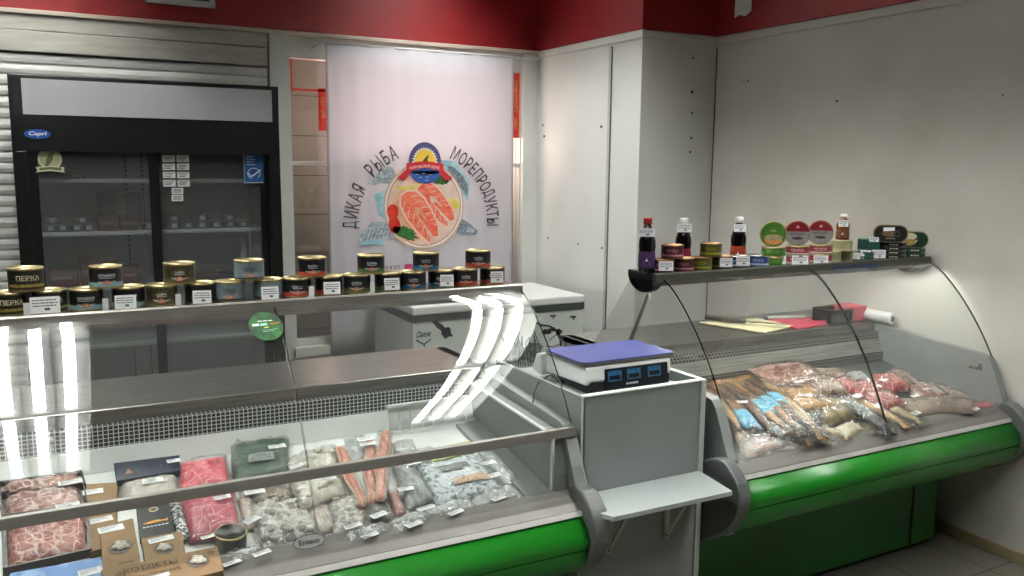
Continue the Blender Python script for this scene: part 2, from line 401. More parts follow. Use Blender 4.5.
for cx, row in ((-.03, 'left'), (2.17, 'right')):
    for k, cy in enumerate((4.25, 3.04, 1.83, .62)):
        o = lp if first else copy_tree(lp); first = False
        o.location = (cx, cy, ZC); o['group'] = 'louvred ceiling lights'
        o['label'] = 'louvred ceiling light, %s in the row over the %s' % (names[k], 'left counter' if row == 'left' else 'scale')

# ------------------------------------------------------------------ the two refrigerated counters
Gp = [(2.47, 1.208), (2.4, 1.174), (2.328, 1.111), (2.261, 1.037), (2.202, .958), (2.153, .879), (2.113, .803), (2.077, .728), (2.039, .651)]
def spline(P, n):
    out = []
    for i in range(len(P) - 1):
        p = [Vector(P[max(0, min(len(P) - 1, i + j))]) for j in (-1, 0, 1, 2)]
        for k in range(n):
            t = k / n
            out.append(tuple(.5 * ((2 * p[1]) + (-p[0] + p[2]) * t + (2 * p[0] - 5 * p[1] + 4 * p[2] - p[3]) * t * t + (-p[0] + 3 * p[1] - 3 * p[2] + p[3]) * t ** 3)))
    return out + [tuple(P[-1])]
G = spline(Gp, 5)
CAPP = spline([(2.26, .33), (2.16, .345), (2.07, .385), (1.985, .45), (1.938, .535), (1.945, .60), (1.985, .645), (2.03, .668), (2.09, .655), (2.14, .62)], 4)

def counter(label, x0, x1, seams, rail, base_col, floor_col, inner, x0b, x1b):
    t = thing('display_counter', label, 'display counter', (0, 0, 0), 0, 'refrigerated display counters')
    # base
    m = MB(); m.box(x0b, x1b, 2.24, 2.95, .03, .42, base_col); m.box(x0b + .02, x1b - .03, 2.27, 2.9, 0, .03, BLACKP); m.build('base_panel', t, bevel=.003)
    m = MB(); m.box(x1b - .16, x1b - .15, 2.236, 2.241, .03, .42, BLACKP); m.build('base_joint', t)
    # bumper: two bent green sheets with a dark crease
    up = spline([(2.035, .604), (2.005, .592), (1.975, .568), (1.960, .54), (1.962, .514)], 5)
    lo_ = spline([(1.966, .508), (1.978, .465), (2.02, .42), (2.09, .385), (2.17, .36), (2.25, .348)], 5)
    MB().prism(up + [(2.08, .514), (2.08, .604)], x0 + .002, x1 - .02, GREEN, smooth=True).build('bumper', t)
    MB().prism(lo_ + [(2.25, .512), (1.975, .511)], x0 + .002, x1 - .02, GREEN, smooth=True).build('lower_bumper', t)
    MB().prism([(2.035, .598), (2.014, .600), (2.012, .612), (2.036, .626), (2.088, .649), (2.098, .649), (2.098, .598)], x0 + .002, x1 - .02, mat('rim_grey', '6d6a64', .5, .1)).build('front_rim', t)
    MB().prism([(2.006, .594), (2.001, .598), (2.010, .611), (2.018, .608)], x0 + .002, x1 - .02, mat('pale_rim_strip', 'b4b4ae', .4, .1)).build('rim_strip', t)
    # well: sloped tray, rear inner wall, perforated air grille
    MB().prism([(2.08, .60), (2.08, .622), (2.655, .727), (2.67, .727), (2.67, .60)], x0 + .04, x1 - .04, floor_col).build('tray', t)
    gz = .787 if rail else .818
    MB().prism([(2.635, .725), (2.655, gz), (2.69, gz), (2.69, .725)], x0 + .04, x1 - .04, inner).build('rear_panel', t)
    MB().box(x0 + .04, x1 - .04, 2.662, 2.69, gz, .852, PERF if rail else PERFS).build('air_grille', t)
    if not rail: MB().box(x0 + .04, x1 - .04, 2.63, 2.64, .735, .765, PERFS).build('lower_air_grille', t)
    # back deck
    m = MB(); m.box(x0, x1, 2.70, 3.09, .862, .89, STEEL); m.box(x0, x1, 2.685, 2.705, .853, .893, STEEL); m.build('work_deck', t, bevel=.003)
    MB().box(x0 + .02, x1 - .02, 2.72, 3.06, .05, .862, INNER).build('rear_body', t)
    # lower body behind the bumper
    MB().prism([(2.1, .40), (2.1, .60), (2.72, .60), (2.72, .40)], x0 + .03, x1 - .03, BLACKP).build('cold_tank', t)
    # ends
    for side, x in ((0, x0), (1, x1)):
        a, b = (x, x + .04) if side == 0 else (x - .04, x)
        pr = spline([(2.72, .89), (2.40, .862), (2.17, .842), (2.125, .825), (2.095, .77), (2.06, .69), (2.04, .655)], 4) + [(2.04, .40), (2.3, .36), (3.06, .36), (3.06, .89)]
        MB().prism(pr, a, b, INNER).build('end_panel', t)
        a, b = (x - .045, x + .004) if side == 0 else (x - .045, x + .012)
        MB().prism(CAPP + [(2.2, .5), (2.28, .4)], a, b, GREYP).build('end_cap', t, bevel=.008)
    # shelf on top
    SX = .02 if x0 > 1 else 0; DZ = .013 if rail else .018
    m = MB(); m.box(x0 + SX, x1, 2.46, 2.645, 1.186 + DZ, 1.198 + DZ, mat('shelf_steel', '8e8e88', .2, .85, scale=9, stretch=(.5, 10, 10)))
    m.build('top_shelf', t, bevel=.002)
    MB().prism([(a_, b_ + DZ) for a_, b_ in ((2.458, 1.156), (2.448, 1.17), (2.450, 1.198), (2.456, 1.202), (2.468, 1.202), (2.468, 1.156))], x0, x1, ALU if rail else mat('shelf_edge_dark', '55564f', .35, .5)).build('shelf_edge', t)
    x0 += SX
    for x in (x0 + .012, x1 - .012):
        ix = x + (.016 if x < (x0 + x1) / 2 else -.016)
        pr = [(2.46 + .0925 + .0925 * math.cos(a), 1.188 + DZ - .066 * math.sin(a)) for a in [math.pi * k / 14 for k in range(15)]]
        MB().prism(pr, x - .012, x + .012, BLACKP).build('shelf_end_cap', t)
        MB().tube([(ix, 2.55, 1.13), (ix, 2.68, .89)], .008, mat('strut_grey', '9a9c98', .4, .2)).build('shelf_strut', t) if x < 3 else None
    # panes
    x0 -= SX; xs = [x0 + (.014 if rail else .034)] + seams + [x1 - .006]
    for a, b in zip(xs[:-1], xs[1:]):
        MB().sweep(G, a + .0015, b - .0015, .0075, GLASS, edge=GEDGE).build('curved_pane', t, merge=False)
    if rail:
        MB().prism([(2.100, .803), (2.106, .829), (2.122, .829), (2.116, .803)], x0 + .03, x1 - .006, ALU).build('pane_rail', t, bevel=.002)
    return t

LC = counter('long refrigerated counter with stacked tins on top and green bumper, left of the scale', -1.02, 1.385, [-.23, .578], True, DGREEN, WHITEP, WHITEP, -.95, 1.3)
RC = counter('refrigerated smoked fish counter with bottles on top, against the right wall', 1.93, 3.445, [2.705], False, DGREEN, mat('dark_tray', '4a4d4c', .4), mat('pale_steel', 'a8a8a2', .4, .5, col2='8c8c86', scale=9, stretch=(.6, 12, 12)), 1.99, 3.31)
# side pane of the right counter
m = MB(); pr = [(p[0], p[1]) for p in G if p[1] > .84] + [(2.15, .845), (2.72, .895), (2.86, .895), (2.63, 1.18)]
m.prism(pr, 1.950, 1.954, GLASS); m.build('side_pane', RC)
# lamp under the right shelf; the left one is added to brighten its well
DZ = .014; FILL_LAMP = mat_emit('shelf_lamp', 'f8fff8', 14); SLAMPR = mat_emit('bright_shelf_lamp', 'fbfff9', 38)
for cn, a, b in ((RC, 2.0, 3.40), (LC, -.95, 1.34)):
    m = MB(); m.box(a, b, 2.475, 2.53, 1.178 + DZ, 1.186 + DZ, REFL); m.box(a, b, 2.526, 2.53, 1.156 + DZ, 1.186 + DZ, REFL); m.build('lamp_housing', cn); MB().tube([(a + .02, 2.50, 1.169 + DZ), (b - .02, 2.50, 1.169 + DZ)], .0075, FILL_LAMP if cn is LC else SLAMPR, 8).build('shelf_lamp', cn)  # rear housing lip added to hide the tube's reflection in the fridge
# hinges on far end panel
m = MB()
for px, py in ((868, 343), (872, 344), (876.5, 344), (971, 367), (976, 368), (980.5, 367)):
    p = onp(px, py, x=3.405); m.box(3.400, 3.406, p.y - .007, p.y + .007, p.z - (.012 if px in (876.5, 980.5) else .005), p.z + (.014 if px in (876.5, 980.5) else .005), DGREYP)
m.build('screws', RC)
# cupboard shelf in the left counter end wall: pale inner corner
pr = [(2.70, .852), (2.40, .832), (2.17, .818), (2.13, .80), (2.11, .755), (2.09, .70), (2.085, .62), (2.66, .73), (2.70, .73)]
m = MB(); m.prism(pr, 1.300, 1.344, mat('end_wall_grey', '7c807f', .45, col2='737776', scale=4)); m.build('end_lining', LC, bevel=.004)
MB().prism([(2.68, .853), (2.40, .834), (2.17, .820), (2.11, .806), (2.11, .799), (2.17, .814), (2.40, .828), (2.68, .847)], 1.293, 1.306, mat('pale_corner_seal', 'c8cac8', .4)).build('top_seal', LC)
MB().prism([(2.60, .73), (2.085, .634), (2.085, .62), (2.60, .70)], 1.215, 1.302, mat('end_wall_grey', '7c807f')).build('end_step', LC)
MB().box(1.294, 1.301, 2.10, 2.112, .645, .805, mat('pale_corner_seal', 'c8cac8', .4)).build('corner_seal', LC)

# stickers on the glass
def on_glass(px, py):
    """where a line of sight meets the bent pane of the counters"""
    d = FW * F + RT * (px - 512) + UP * (288 - py)
    for a, b in zip(G[:-1], G[1:]):
        za = CAM.z + d.z * a[0] / d.y; zb = CAM.z + d.z * b[0] / d.y
        if (za - a[1]) * (zb - b[1]) <= 0:
            f = (za - a[1]) / ((za - a[1]) - (zb - b[1])); y = a[0] + f * (b[0] - a[0]); p = CAM + d * (y / d.y)
            return p, Vector((0, b[0] - a[0], b[1] - a[1])).normalized()
def glass_sticker(px, py, rx, rz):
    p, dn = on_glass(px, py); upv = -dn; n = Vector((1, 0, 0)).cross(upv).normalized()
    if n.y > 0: n = -n
    return lambda x, y, h=.0: p + Vector((1, 0, 0)) * x + upv * y + n * (.002 + h)
def disc(m, fn, rx, ry, mt, h=0, cx=0, cy=0, seg=32, a0=0, a1=360):
    vs = [fn(cx + rx * math.cos(math.radians(a0 + (a1 - a0) * k / seg)), cy + ry * math.sin(math.radians(a0 + (a1 - a0) * k / seg)), h) for k in range(seg + (a1 - a0 != 360))]
    m.add(vs, [tuple(range(len(vs)))], mt)
fn = glass_sticker(266, 326.5, 0, 0); m = MB()
disc(m, fn, .046, .052, mat('sticker_green', '1f5e24', .5, col2='12341f', scale=26, contrast=(.42, .58))); 
add_text(m, '— — —', PAPER, lambda x, y: fn(x, y + .018, .001), .003, .04)
m.add([fn(x, y, .001) for x, y in ((-.036, .001), (-.018, .002), (-.018, .010), (-.036, .009))], [(0, 1, 2, 3)], PAPER)
m.add([fn(x, y, .001) for x, y in ((-.015, .001), (.004, .002), (.004, .010), (-.015, .009))], [(0, 1, 2, 3)], mat('mint', 'a9dccf', .5))
m.add([fn(x, y, .001) for x, y in ((.012, .003), (.038, .006), (.038, .011), (.012, .008))], [(0, 1, 2, 3)], mat('rust', 'a8682c', .5))
m.add([fn(x, y, .001) for x, y in ((-.006, -.008), (.006, -.007), (.006, -.003), (-.006, -.004))], [(0, 1, 2, 3)], mat('yel', 'd8c860', .5))
for k in range(2): m.add([fn(x, y, .001) for x, y in ((-.012, -.016 - .006 * k), (.028 - .01 * k, -.013 - .006 * k), (.028 - .01 * k, -.012 - .006 * k), (-.012, -.015 - .006 * k))], [(0, 1, 2, 3)], mat('mint', 'a9dccf'))
o = m.build('round_sticker', LC); o['label'] = 'round green sticker on the glass'
fn0 = glass_sticker(309, 541.5, 0, 0); fn = lambda x, y, h=0: fn0(x, y, h)
m = MB(); disc(m, fn, .040, .0175, BLACKP); disc(m, fn, .0385, .016, mat('sticker_grey', '8f918f', .4), .0006); add_text(m, 'Enteco', BLACKP, lambda x, y: fn(x, y, .0012), .013, .052)
o = m.build('oval_sticker', LC); o['label'] = 'grey oval maker sticker on the front glass'
# blue lettering strip on the front edge of the right shelf
m = MB(); p0 = onp(821, 272, y=2.446); BL = mat('blue_letters', '28407e', .5)
add_text(m, 'мясная лавка', BL, lambda x, y: Vector((2.955 + x, 2.4465, 1.190 + y)), .034, .27)
m.build('shelf_lettering', RC)

# ------------------------------------------------------------------ weighing stand
t = thing('scale_stand', 'grey laminate stand between the two counters, with a small bracket shelf', 'stand', (0, 0, 0))
m = MB(); m.box(1.392, 1.406, 2.10, 2.62, 0, .92, LAMIN); m.box(1.392, 1.398, 2.095, 2.10, 0, .92, LEAD); m.build('side_panel', t)
m = MB(); m.box(1.848, 1.866, 2.10, 2.62, 0, .92, LAMIN); m.box(1.848, 1.868, 2.094, 2.10, 0, .92, LEAD); m.box(1.848, 1.868, 2.1, 2.62, .92, .923, WHITEP); m.build('side_panel', t)
m = MB(); m.box(1.398, 1.848, 2.10, 2.116, 0, .918, LAMIN); m.box(1.398, 1.868, 2.096, 2.118, .918, .922, WHITEP); m.build('front_panel', t)
MB().box(1.406, 1.848, 2.116, 2.62, .872, .888, LAMINL).build('top_board', t)
m = MB(); X0, X1 = 1.368, 1.856
pf = [(X0 + .045, 2.098), (X0, 2.03), (X0, 1.955), (X0 + .02, 1.915), (X1 - .03, 1.91), (X1, 2.098)]
n = len(pf); m.add([(x, y, z) for z in (.603, .617) for x, y in pf], [tuple(range(n - 1, -1, -1)), tuple(range(n, 2 * n))] + [(i, (i + 1) % n, n + (i + 1) % n, n + i) for i in range(n)], LAMINL)
m.build('bracket_shelf', t)
for px in (609, 667):
    x = onp(px, 530, y=2.09).x; zb_ = onp(px, 553 if px < 640 else 538, y=2.09).z; m = MB(); BR = mat('bracket_cream', 'c9c7b8', .4)
    m.box(x - .009, x + .009, 2.088, 2.098, zb_, .603, BR); m.box(x - .009, x + .009, 1.965, 2.098, .596, .603, BR)
    m.tube([(x, 1.98, .597), (x, 2.085, zb_ + .015)], .0045, BR); m.box(x - .003, x + .003, 2.082, 2.088, zb_ + .008, zb_ + .014, BLACKP); m.build('shelf_bracket', t)
# scale
t = thing('weighing_scale', 'white shop scale with blue platform and small price displays, on the grey stand', 'scale', (1.63, 2.30, .888), 0)
m = MB()
m.prism([(-.105, .035), (-.118, .05), (-.112, .095), (.13, .095), (.13, .03)], -.165, .165, WHITEP); m.build('body', t, bevel=.006)
MB().prism([(-.118, .012), (-.118, .047), (.12, .047), (.12, .012)], -.15, .16, BLACKP).build('underside', t, bevel=.006)
m = MB(); m.rbox(-.178, .188, -.112, .125, .098, .106, .02, SILVER); m.build('tray_rim', t)
m = MB(); m.rbox(-.176, .186, -.110, .123, .106, .110, .02, mat('blue_platform', '2b3170', .5, col2='323878', scale=10, bump=.1, bscale=200)); m.build('platform', t)
BD = mat('scale_panel', '0e1116', .3); LCD = mat('lcd_blue', '2f6f96', .3, col2='1f4f78', scale=60)
def sf(x, z, h=0): return Vector((x, -.1165 + (z - .05) * -.0 - h - (0.0 if z < .05 else .0), z))
m = MB(); m.prism([(-.121, .02), (-.1205, .05), (-.1165, .083), (-.10, .083), (-.10, .02)], -.098, .148, BD); m.build('display_panel', t)
for x in (-.062, .012, .093):
    m = MB(); m.add([(x - .026, -.1222, .043), (x + .026, -.1222, .043), (x + .026, -.1185, .076), (x - .026, -.1185, .076)], [(0, 1, 2, 3)], LCD)
    m.add([(x - .021, -.1226, .048), (x + .021, -.1226, .048), (x + .021, -.1198, .063), (x - .021, -.1198, .063)], [(0, 1, 2, 3)], BD); m.build('display', t)
m = MB(); disc(m, lambda x, y, h=0: Vector((.005 + x, -.1232 - h, .031 + y)), .004, .004, WHITEP, 0, -.02, 0)
for k in range(5): m.box(-.008 + .0075 * k, -.003 + .0075 * k, -.124, -.1225, .028, .034, WHITEP)
m.build('maker_badge', t)
for x in (-.13, .13):
    for y in (-.085, .09): MB().lathe([(0, 0), (.016, 0), (.016, .014), (0, .014)], BLACKP, 12, (x, y, 0)).build('foot', t)
m = MB(); m.prism([(.125, .02), (.125, .095), (.16, .09), (.19, .03)], -.185, -.02, WHITEP); m.build('rear_display', t, bevel=.006)
# black cable
m = MB(); pts = [onp(a, b, z=.91) for a, b in ((563, 370), (548, 376), (538, 383), (534, 393), (533, 402))]
m.tube(spline([tuple(p) for p in pts], 5) if False else pts, .003, BLACKP); tag(m.build('power_cable'), 'thin black power cable looping from the scale to the left counter', 'cable')

# ------------------------------------------------------------------ chest freezer behind
t = thing('chest_freezer', 'white chest freezer with black ink drawings, standing under the printed banner', 'freezer', (0, 0, 0))
FX0, FX1, FY0, FY1 = 1.76, 2.855, 4.31, 4.93
MB().box(FX0, FX1, FY0, FY1, .04, .752, mat('freezer_white', 'c9cfca', .35, scale=4)).build('body', t, bevel=.008)
MB().box(FX0 - .006, FX1 + .004, FY0 - .006, FY1, .752, .79, DGREYP).build('lid_gasket', t)
MB().box(FX0 - .006, FX1 + .004, FY0 - .012, FY1, .79, .835, WHITEP).build('lid', t, bevel=.008)
m = MB()
for x in (FX0 + .08, FX1 - .08):
    for y in (FY0 + .08, FY1 - .08): m.lathe([(0, 0), (.02, 0), (.02, .04), (0, .04)], BLACKP, 12, (x, y, 0))
m.build('feet', t)
m = MB(); yy = FY0 - .002; IK = mat('black_ink', '16181a', .6, col2='3a3e40', scale=40)
def blob(px, py, rx, rz, mt=IK, n=14, j=.35, rot=0):
    p = onp(px, py, y=yy); vs = []
    for k in range(n):
        a = 2 * math.pi * k / n; r = 1 + rnd.uniform(-j, j); x = rx * r * math.cos(a); z = rz * r * math.sin(a)
        vs.append((p.x + x * math.cos(rot) - z * math.sin(rot), yy, p.z + x * math.sin(rot) + z * math.cos(rot)))
    m.add(vs, [tuple(range(n))], mt)
def stroke(pts, wd, mt=IK):
    P = [onp(a, b, y=yy) for a, b in pts]
    for a, b in zip(P[:-1], P[1:]):
        d = (b - a).normalized(); n_ = Vector((-d.z, 0, d.x)) * wd
        m.add([a + n_, b + n_ * .8, b - n_ * .8, a - n_], [(0, 1, 2, 3)], mt)
for (a, b) in ((553, 316), (573, 317)):
    stroke(((a - 3, b), (a, b - .5), (a + 3, b)), .006); stroke(((a, b), (a + .5, b + 3)), .005)
m.build('bird_drawing', t); m = MB()
blob(546, 332, .035, .02); blob(552, 330, .03, .014); blob(571, 336, .012, .006)
stroke(((536, 323), (541, 325), (549, 326), (556, 330), (560, 334)), .006); blob(559, 332, .02, .02); stroke(((557, 331), (561, 340), (561, 346)), .011); stroke(((549, 341), (553, 337), (558, 334)), .003); stroke(((546, 346), (553, 347), (560, 344)), .003)
m.build('branch_drawing', t); m = MB()
MID = mat('grey_ink_wash', '4a5050', .6, col2='8a9290', scale=45)
blob(532, 352, .075, .05, MID); blob(517, 355, .05, .06, MID); blob(505, 360, .05, .04, MID)
for k in range(14): 
    a = 505 + k * 2.6; stroke(((a, 366), (a + rnd.uniform(-3, 3), 352 - rnd.uniform(0, 10)), (a + rnd.uniform(-5, 5), 338 - rnd.uniform(0, 8))), .0035)
m.build('reed_drawing', t); m = MB()
blob(443, 329, .07, .018, IK, rot=-.6); blob(447, 334, .03, .03, IK)
m.build('fin_drawing', t); m = MB()
stroke(((416, 340), (424, 344.5), (431, 339)), .004); stroke(((424, 344), (424.5, 347)), .004)
add_text(m, 'Снеж', IK, (lambda P: lambda x, y: P + Vector((x + y * .3, 0, y)))(onp(424, 334, y=yy)), .034, .085)
m.build('maker_logo', t)

# ------------------------------------------------------------------ banner
BY = 4.985
t = thing('banner', 'white fabric banner with salmon plate picture and arched lettering, hanging on the back wall', 'banner', (0, 0, 0))
bm_ = bpy.data.materials.new('banner_cloth'); bm_.use_nodes = True; nt = bm_.node_tree; nt.nodes.clear()
out = nt.nodes.new('ShaderNodeOutputMaterial'); d_ = nt.nodes.new('ShaderNodeBsdfDiffuse'); tr = nt.nodes.new('ShaderNodeBsdfTranslucent'); mx = nt.nodes.new('ShaderNodeMixShader')
d_.inputs[0].default_value = lin('d6d5da'); tr.inputs[0].default_value = lin('dcd8de'); mx.inputs[0].default_value = .4
nt.links.new(d_.outputs[0], mx.inputs[1]); nt.links.new(tr.outputs[0], mx.inputs[2]); nt.links.new(mx.outputs[0], out.inputs[0])
m = MB(); N = 60; x0, x1, zt, zb = 1.508, 2.735, 2.272, .46; vs = []
for side in (0, .0016):
    for j in range(13):
        for i in range(N + 1):
            u = i / N; v = j / 12; vs.append((x0 + (x1 - x0) * u, BY + side + .0022 * math.sin(u * 37 + 1.5 * v) * (1 - .6 * v) + .0015 * math.sin(u * 71), zt + (zb - zt) * v + .004 * math.sin(u * 3)))
W_ = N + 1; S_ = W_ * 13; fs = []
for s in (0, 1):
    for j in range(12):
        for i in range(N): a = s * S_ + j * W_ + i; fs.append((a, a + 1, a + W_ + 1, a + W_))
fs += [(i, i + 1, S_ + i + 1, S_ + i) for i in range(N)] + [(12 * W_ + i, 12 * W_ + i + 1, S_ + 12 * W_ + i + 1, S_ + 12 * W_ + i) for i in range(N)]
fs += [(j * W_ + e, (j + 1) * W_ + e, S_ + (j + 1) * W_ + e, S_ + j * W_ + e) for j in range(12) for e in (0, N)]
m.add(vs, fs, bm_, True); m.build('cloth', t)
PY = BY - .0055
def bp(px, py, h=0): p = onp(px, py, y=PY); return Vector((p.x, PY - h, p.z))
def poly(m, pts, mt, h=0): vs = [bp(a, b, h) for a, b in pts]; m.add(vs, [tuple(range(len(vs)))], mt)
# arched letters
DK = mat('letter_grey', '3f4148', .6); cc = Vector((2.115, 0, 1.238))
def arch(word, angs, R, hgt):
    m = MB()
    for ch, a in zip(word, angs):
        a = math.radians(a); cx = cc.x + R * math.sin(a); cz = cc.z + R * math.cos(a)
        f = lambda x, y: Vector((cx + x * math.cos(a) + y * math.sin(a), PY - .001, cz - x * math.sin(a) + y * math.cos(a)))
        vs, fs_, W = text_data(ch)
        add_text(m, ch, DK, f, hgt * (1.12 if ch == 'Д' else 1), W * hgt * .56)
    m.build('lettering', t)
RR = .474
arch('ДИКАЯ', [-90, -82.5, -76, -69.7, -63.2], RR, .092)
arch('РЫБА', [-47.3, -40, -32.6, -25.8], RR, .092)
arch('МОРЕПРОДУКТЫ', [26, 33, 39.2, 44.6, 50.2, 56, 61.6, 67.4, 73.4, 79, 84, 90.3], RR, .088)
# plate with salmon
m = MB(); c0 = bp(424.5, 206); Rr = .268 
def pc(x, z, h=0): return Vector((c0.x + x * Rr, PY - h, c0.z + z * Rr * 1.0))
def pd(m, cx, cz, rx, rz, mt, h, rot=0, j=0, n=36):
    vs = []
    for k in range(n):
        a = 2 * math.pi * k / n; r = 1 + (rnd.uniform(-j, j) if j else 0); x = rx * r * math.cos(a); z = rz * r * math.sin(a)
        vs.append(pc(cx + x * math.cos(rot) - z * math.sin(rot), cz + x * math.sin(rot) + z * math.cos(rot), h))
    m.add(vs, [tuple(range(n))], mt)
SK = mat('sketch_fish', '7b8790', .7, col2='b9c3c9', scale=60); AQ = mat('aqua_wash', '7fb0bd', .7, col2='a9cad2', scale=25); DKS = mat('sketch_dark', '4a555f', .7, col2='8c98a1', scale=80)
# watercolour patches and sketch fish behind plate
poly(m, [(374, 195), (384, 190), (392, 200), (392, 225), (378, 214)], AQ, .0004); m.build('water_print', t); m = MB(); poly(m, [(440, 160), (455, 161), (462, 170), (470, 182), (468, 200), (458, 190)], AQ, .0004)
m.build('water_print', t); m = MB(); poly(m, [(388, 222), (372, 222), (362, 232), (359, 238), (362, 243), (372, 240), (384, 240), (395, 238), (396, 228)], SK, .0006)
poly(m, [(358, 240), (371, 238), (384, 240), (383, 245), (370, 244), (360, 246)], AQ, .0005)
m.build('fish_print', t); m = MB(); poly(m, [(393, 168), (386, 166), (379, 172), (373, 180), (366, 183), (374, 185), (382, 183), (391, 184), (398, 178)], SK, .0006)
m.build('fish_print', t); m = MB(); poly(m, [(447, 165), (455, 168), (463, 176), (468, 186), (467, 196), (461, 188), (452, 180)], DKS, .0008)
m.build('fish_print', t); m = MB(); poly(m, [(461, 218), (470, 224), (478, 231), (476, 235), (466, 235), (456, 233), (458, 226)], DKS, .0006)
poly(m, [(468, 226), (475, 230), (474, 233), (466, 232)], SK, .0008)
m.build('fish_print', t); m = MB()
for k in range(8):
    a = 364 + 4 * k; m.add([bp(a, 241 - k * .9, .0012), bp(a + 1.2, 241 - k * .9, .0012), bp(a + 5, 229 - k * .5, .0012), bp(a + 4.2, 229 - k * .5, .0012)], [(0, 1, 2, 3)], DKS)
m.build('scale_print', t)
m = MB()
pd(m, 0, 0, 1, 1, mat('plate_rim', 'c9a98f', .6), .0014); pd(m, 0, 0, .965, .965, mat('plate_edge', 'e9ddd8', .6), .0018); pd(m, 0, 0, .92, .92, mat('plate_line', 'b98a6c', .6), .0022)
pd(m, 0, 0, .895, .895, mat('plate_inner', 'e3cfc6', .6, col2='d8b49e', scale=9), .0026)
pd(m, -.35, -.2, .5, .62, mat('plate_food_print', 'd98f66', .6, col2='e0b093', scale=20), .0029)  # orange food tone, part of the printed plate
TOM = mat('tomato', 'c3231b', .4, col2='dd4636', scale=18); SAL = mat('salmon', 'e0503a', .4, col2='ee8467', scale=22, stretch=(1, 1, 2.5)); SKN = mat('salmon_edge', 'f0c9b8', .5); LEM = mat('lemon', 'ecdc7c', .5, col2='d8c24e', scale=20); LEAF = mat('dill', '2c6b2c', .6, col2='1c3f1c', scale=30)
pd(m, -.78, -.12, .14, .17, TOM, .0032); pd(m, -.74, -.42, .14, .2, TOM, .0034, .2); pd(m, -.04, .55, .2, .18, TOM, .0032)
pd(m, -.42, .48, .3, .1, LEM, .0034, .15); pd(m, -.42, .52, .26, .07, SKN, .0036, .15); pd(m, .72, .04, .17, .12, LEM, .0034, -.5)
pd(m, -.5, .7, .16, .13, SKN, .0037, 0, .2); pd(m, -.34, .6, .08, .15, SKN, .0038)
pd(m, .38, .62, .25, .12, LEAF, .0034, -.1, .25); pd(m, -.48, -.6, .3, .13, LEAF, .0034, -.35, .25)
def steak(cx, cz, s, rot, h):
    def tr_(pts): return [(cx + s * (x * math.cos(rot) - z * math.sin(rot)), cz + s * (x * math.sin(rot) + z * math.cos(rot))) for x, z in pts]
    o1 = [(-.9, .18), (-.7, .42), (-.3, .48), (.2, .4), (.75, .25), (1.05, .0), (.95, -.16), (.4, -.12), (-.05, -.1), (-.05, -.0), (.3, .02), (.3, .08), (-.2, .12), (-.35, .02), (-.2, -.12), (.3, -.2), (.9, -.28), (1.0, -.42), (.5, -.5), (-.2, -.48), (-.7, -.35), (-.95, -.1)]
    oo = tr_([(x * 1.06, z * 1.1) for x, z in o1]); m.add([pc(x, z, h) for x, z in oo], [tuple(range(len(oo)))], SKN)
    ii = tr_([(x * .98, z * .94) for x, z in o1]); m.add([pc(x, z, h + .0005) for x, z in ii], [tuple(range(len(ii)))], SAL)
    for k in range(6):
        a = -.7 + .27 * k
        for sg in (1, -1):
            l = tr_([(a, sg * .14), (a + .09, sg * .30), (a + .22, sg * .42), (a + .24, sg * .42), (a + .12, sg * .29), (a + .03, sg * .14)])
            m.add([pc(x, z, h + .001) for x, z in l], [tuple(range(6))], SKN)
steak(.28, .08, .60, -.72, .0042); steak(-.12, -.18, .66, -.85, .006)
m.build('plate_print', t)
# round badge
m = MB(); bc = bp(424.5, 162); RB = .107
def bd(cx, cz, rx, rz, mt, h, a0=0, a1=360, n=40):
    vs = [Vector((bc.x + RB * (cx + rx * math.cos(math.radians(a0 + (a1 - a0) * k / n))), PY - h, bc.z + RB * (cz + rz * math.sin(math.radians(a0 + (a1 - a0) * k / n))))) for k in range(n + (a1 - a0 != 360))]
    m.add(vs, [tuple(range(len(vs)))], mt)
VI = mat('badge_violet', '55507c', .5); YE = mat('badge_yellow', 'ecc648', .5); BLU = mat('badge_blue', '2c56a0', .5); RDD = mat('badge_red', 'c72a34', .5)
bd(0, .0, 1.0, 1.12, VI, .0078); bd(0, -.02, .80, .88, PAPER, .0082)
for k in range(15):
    a = math.radians(8 + k * 11.7); bd(.77 * math.cos(a), -.02 + .85 * math.sin(a), .07, .07, VI, .0085, n=8)
bd(0, -.02, .66, .74, YE, .0088)
bd(.02, -.5, .95, .72, BLU, .009, 180, 360); bd(.02, -.5, .86, .25, BLU, .009)
m.add([Vector((bc.x + RB * x, PY - .0094, bc.z + RB * z)) for x, z in ((-.24, -.12), (-.1, .12), (.18, .42), (.22, .3), (.14, .15), (.2, -.12))], [tuple(range(6))], DK)
for k, (x, z) in enumerate(((-.5, -.72), (-.1, -.68), (.3, -.72), (-.3, -.9), (.1, -.88), (.1, -1.06))):
    m.add([Vector((bc.x + RB * (x + dx), PY - .0096, bc.z + RB * (z + dz))) for dx, dz in ((-.14, 0), (0, .05), (.16, .02), (.02, .01))], [(0, 1, 2, 3)], mat('wave_white', 'bcd0e6', .5))
rb = [(-1.15, -.08), (0, .06), (1.15, -.08), (1.15, -.44), (1.72, -.92), (1.3, -1.1), (.86, -.62), (.9, -.5), (0, -.32), (-.9, -.5), (-.86, -.62), (-1.3, -1.05), (-1.72, -.92), (-1.15, -.44)]
m.add([Vector((bc.x + RB * x, PY - .0098, bc.z + RB * z)) for x, z in rb], [tuple(range(len(rb)))], RDD)
add_text(m, 'КУРИЛЬСКИЙ БЕРЕГ', mat('ribbon_text', 'f2c9c4', .5), lambda x, y: Vector((bc.x + x, PY - .0104, bc.z - RB * .20 + y - abs(x) * .12)), .022, .20)
m.build('badge_print', t)
m = MB(); MG = mat('magenta_print', 'a8305e', .5)
add_text(m, 'доставка и опт', mat('pale_text', '8a7888', .5), lambda x, y: bp(385, 268) + Vector((x, -.001, y)), .026, .20)
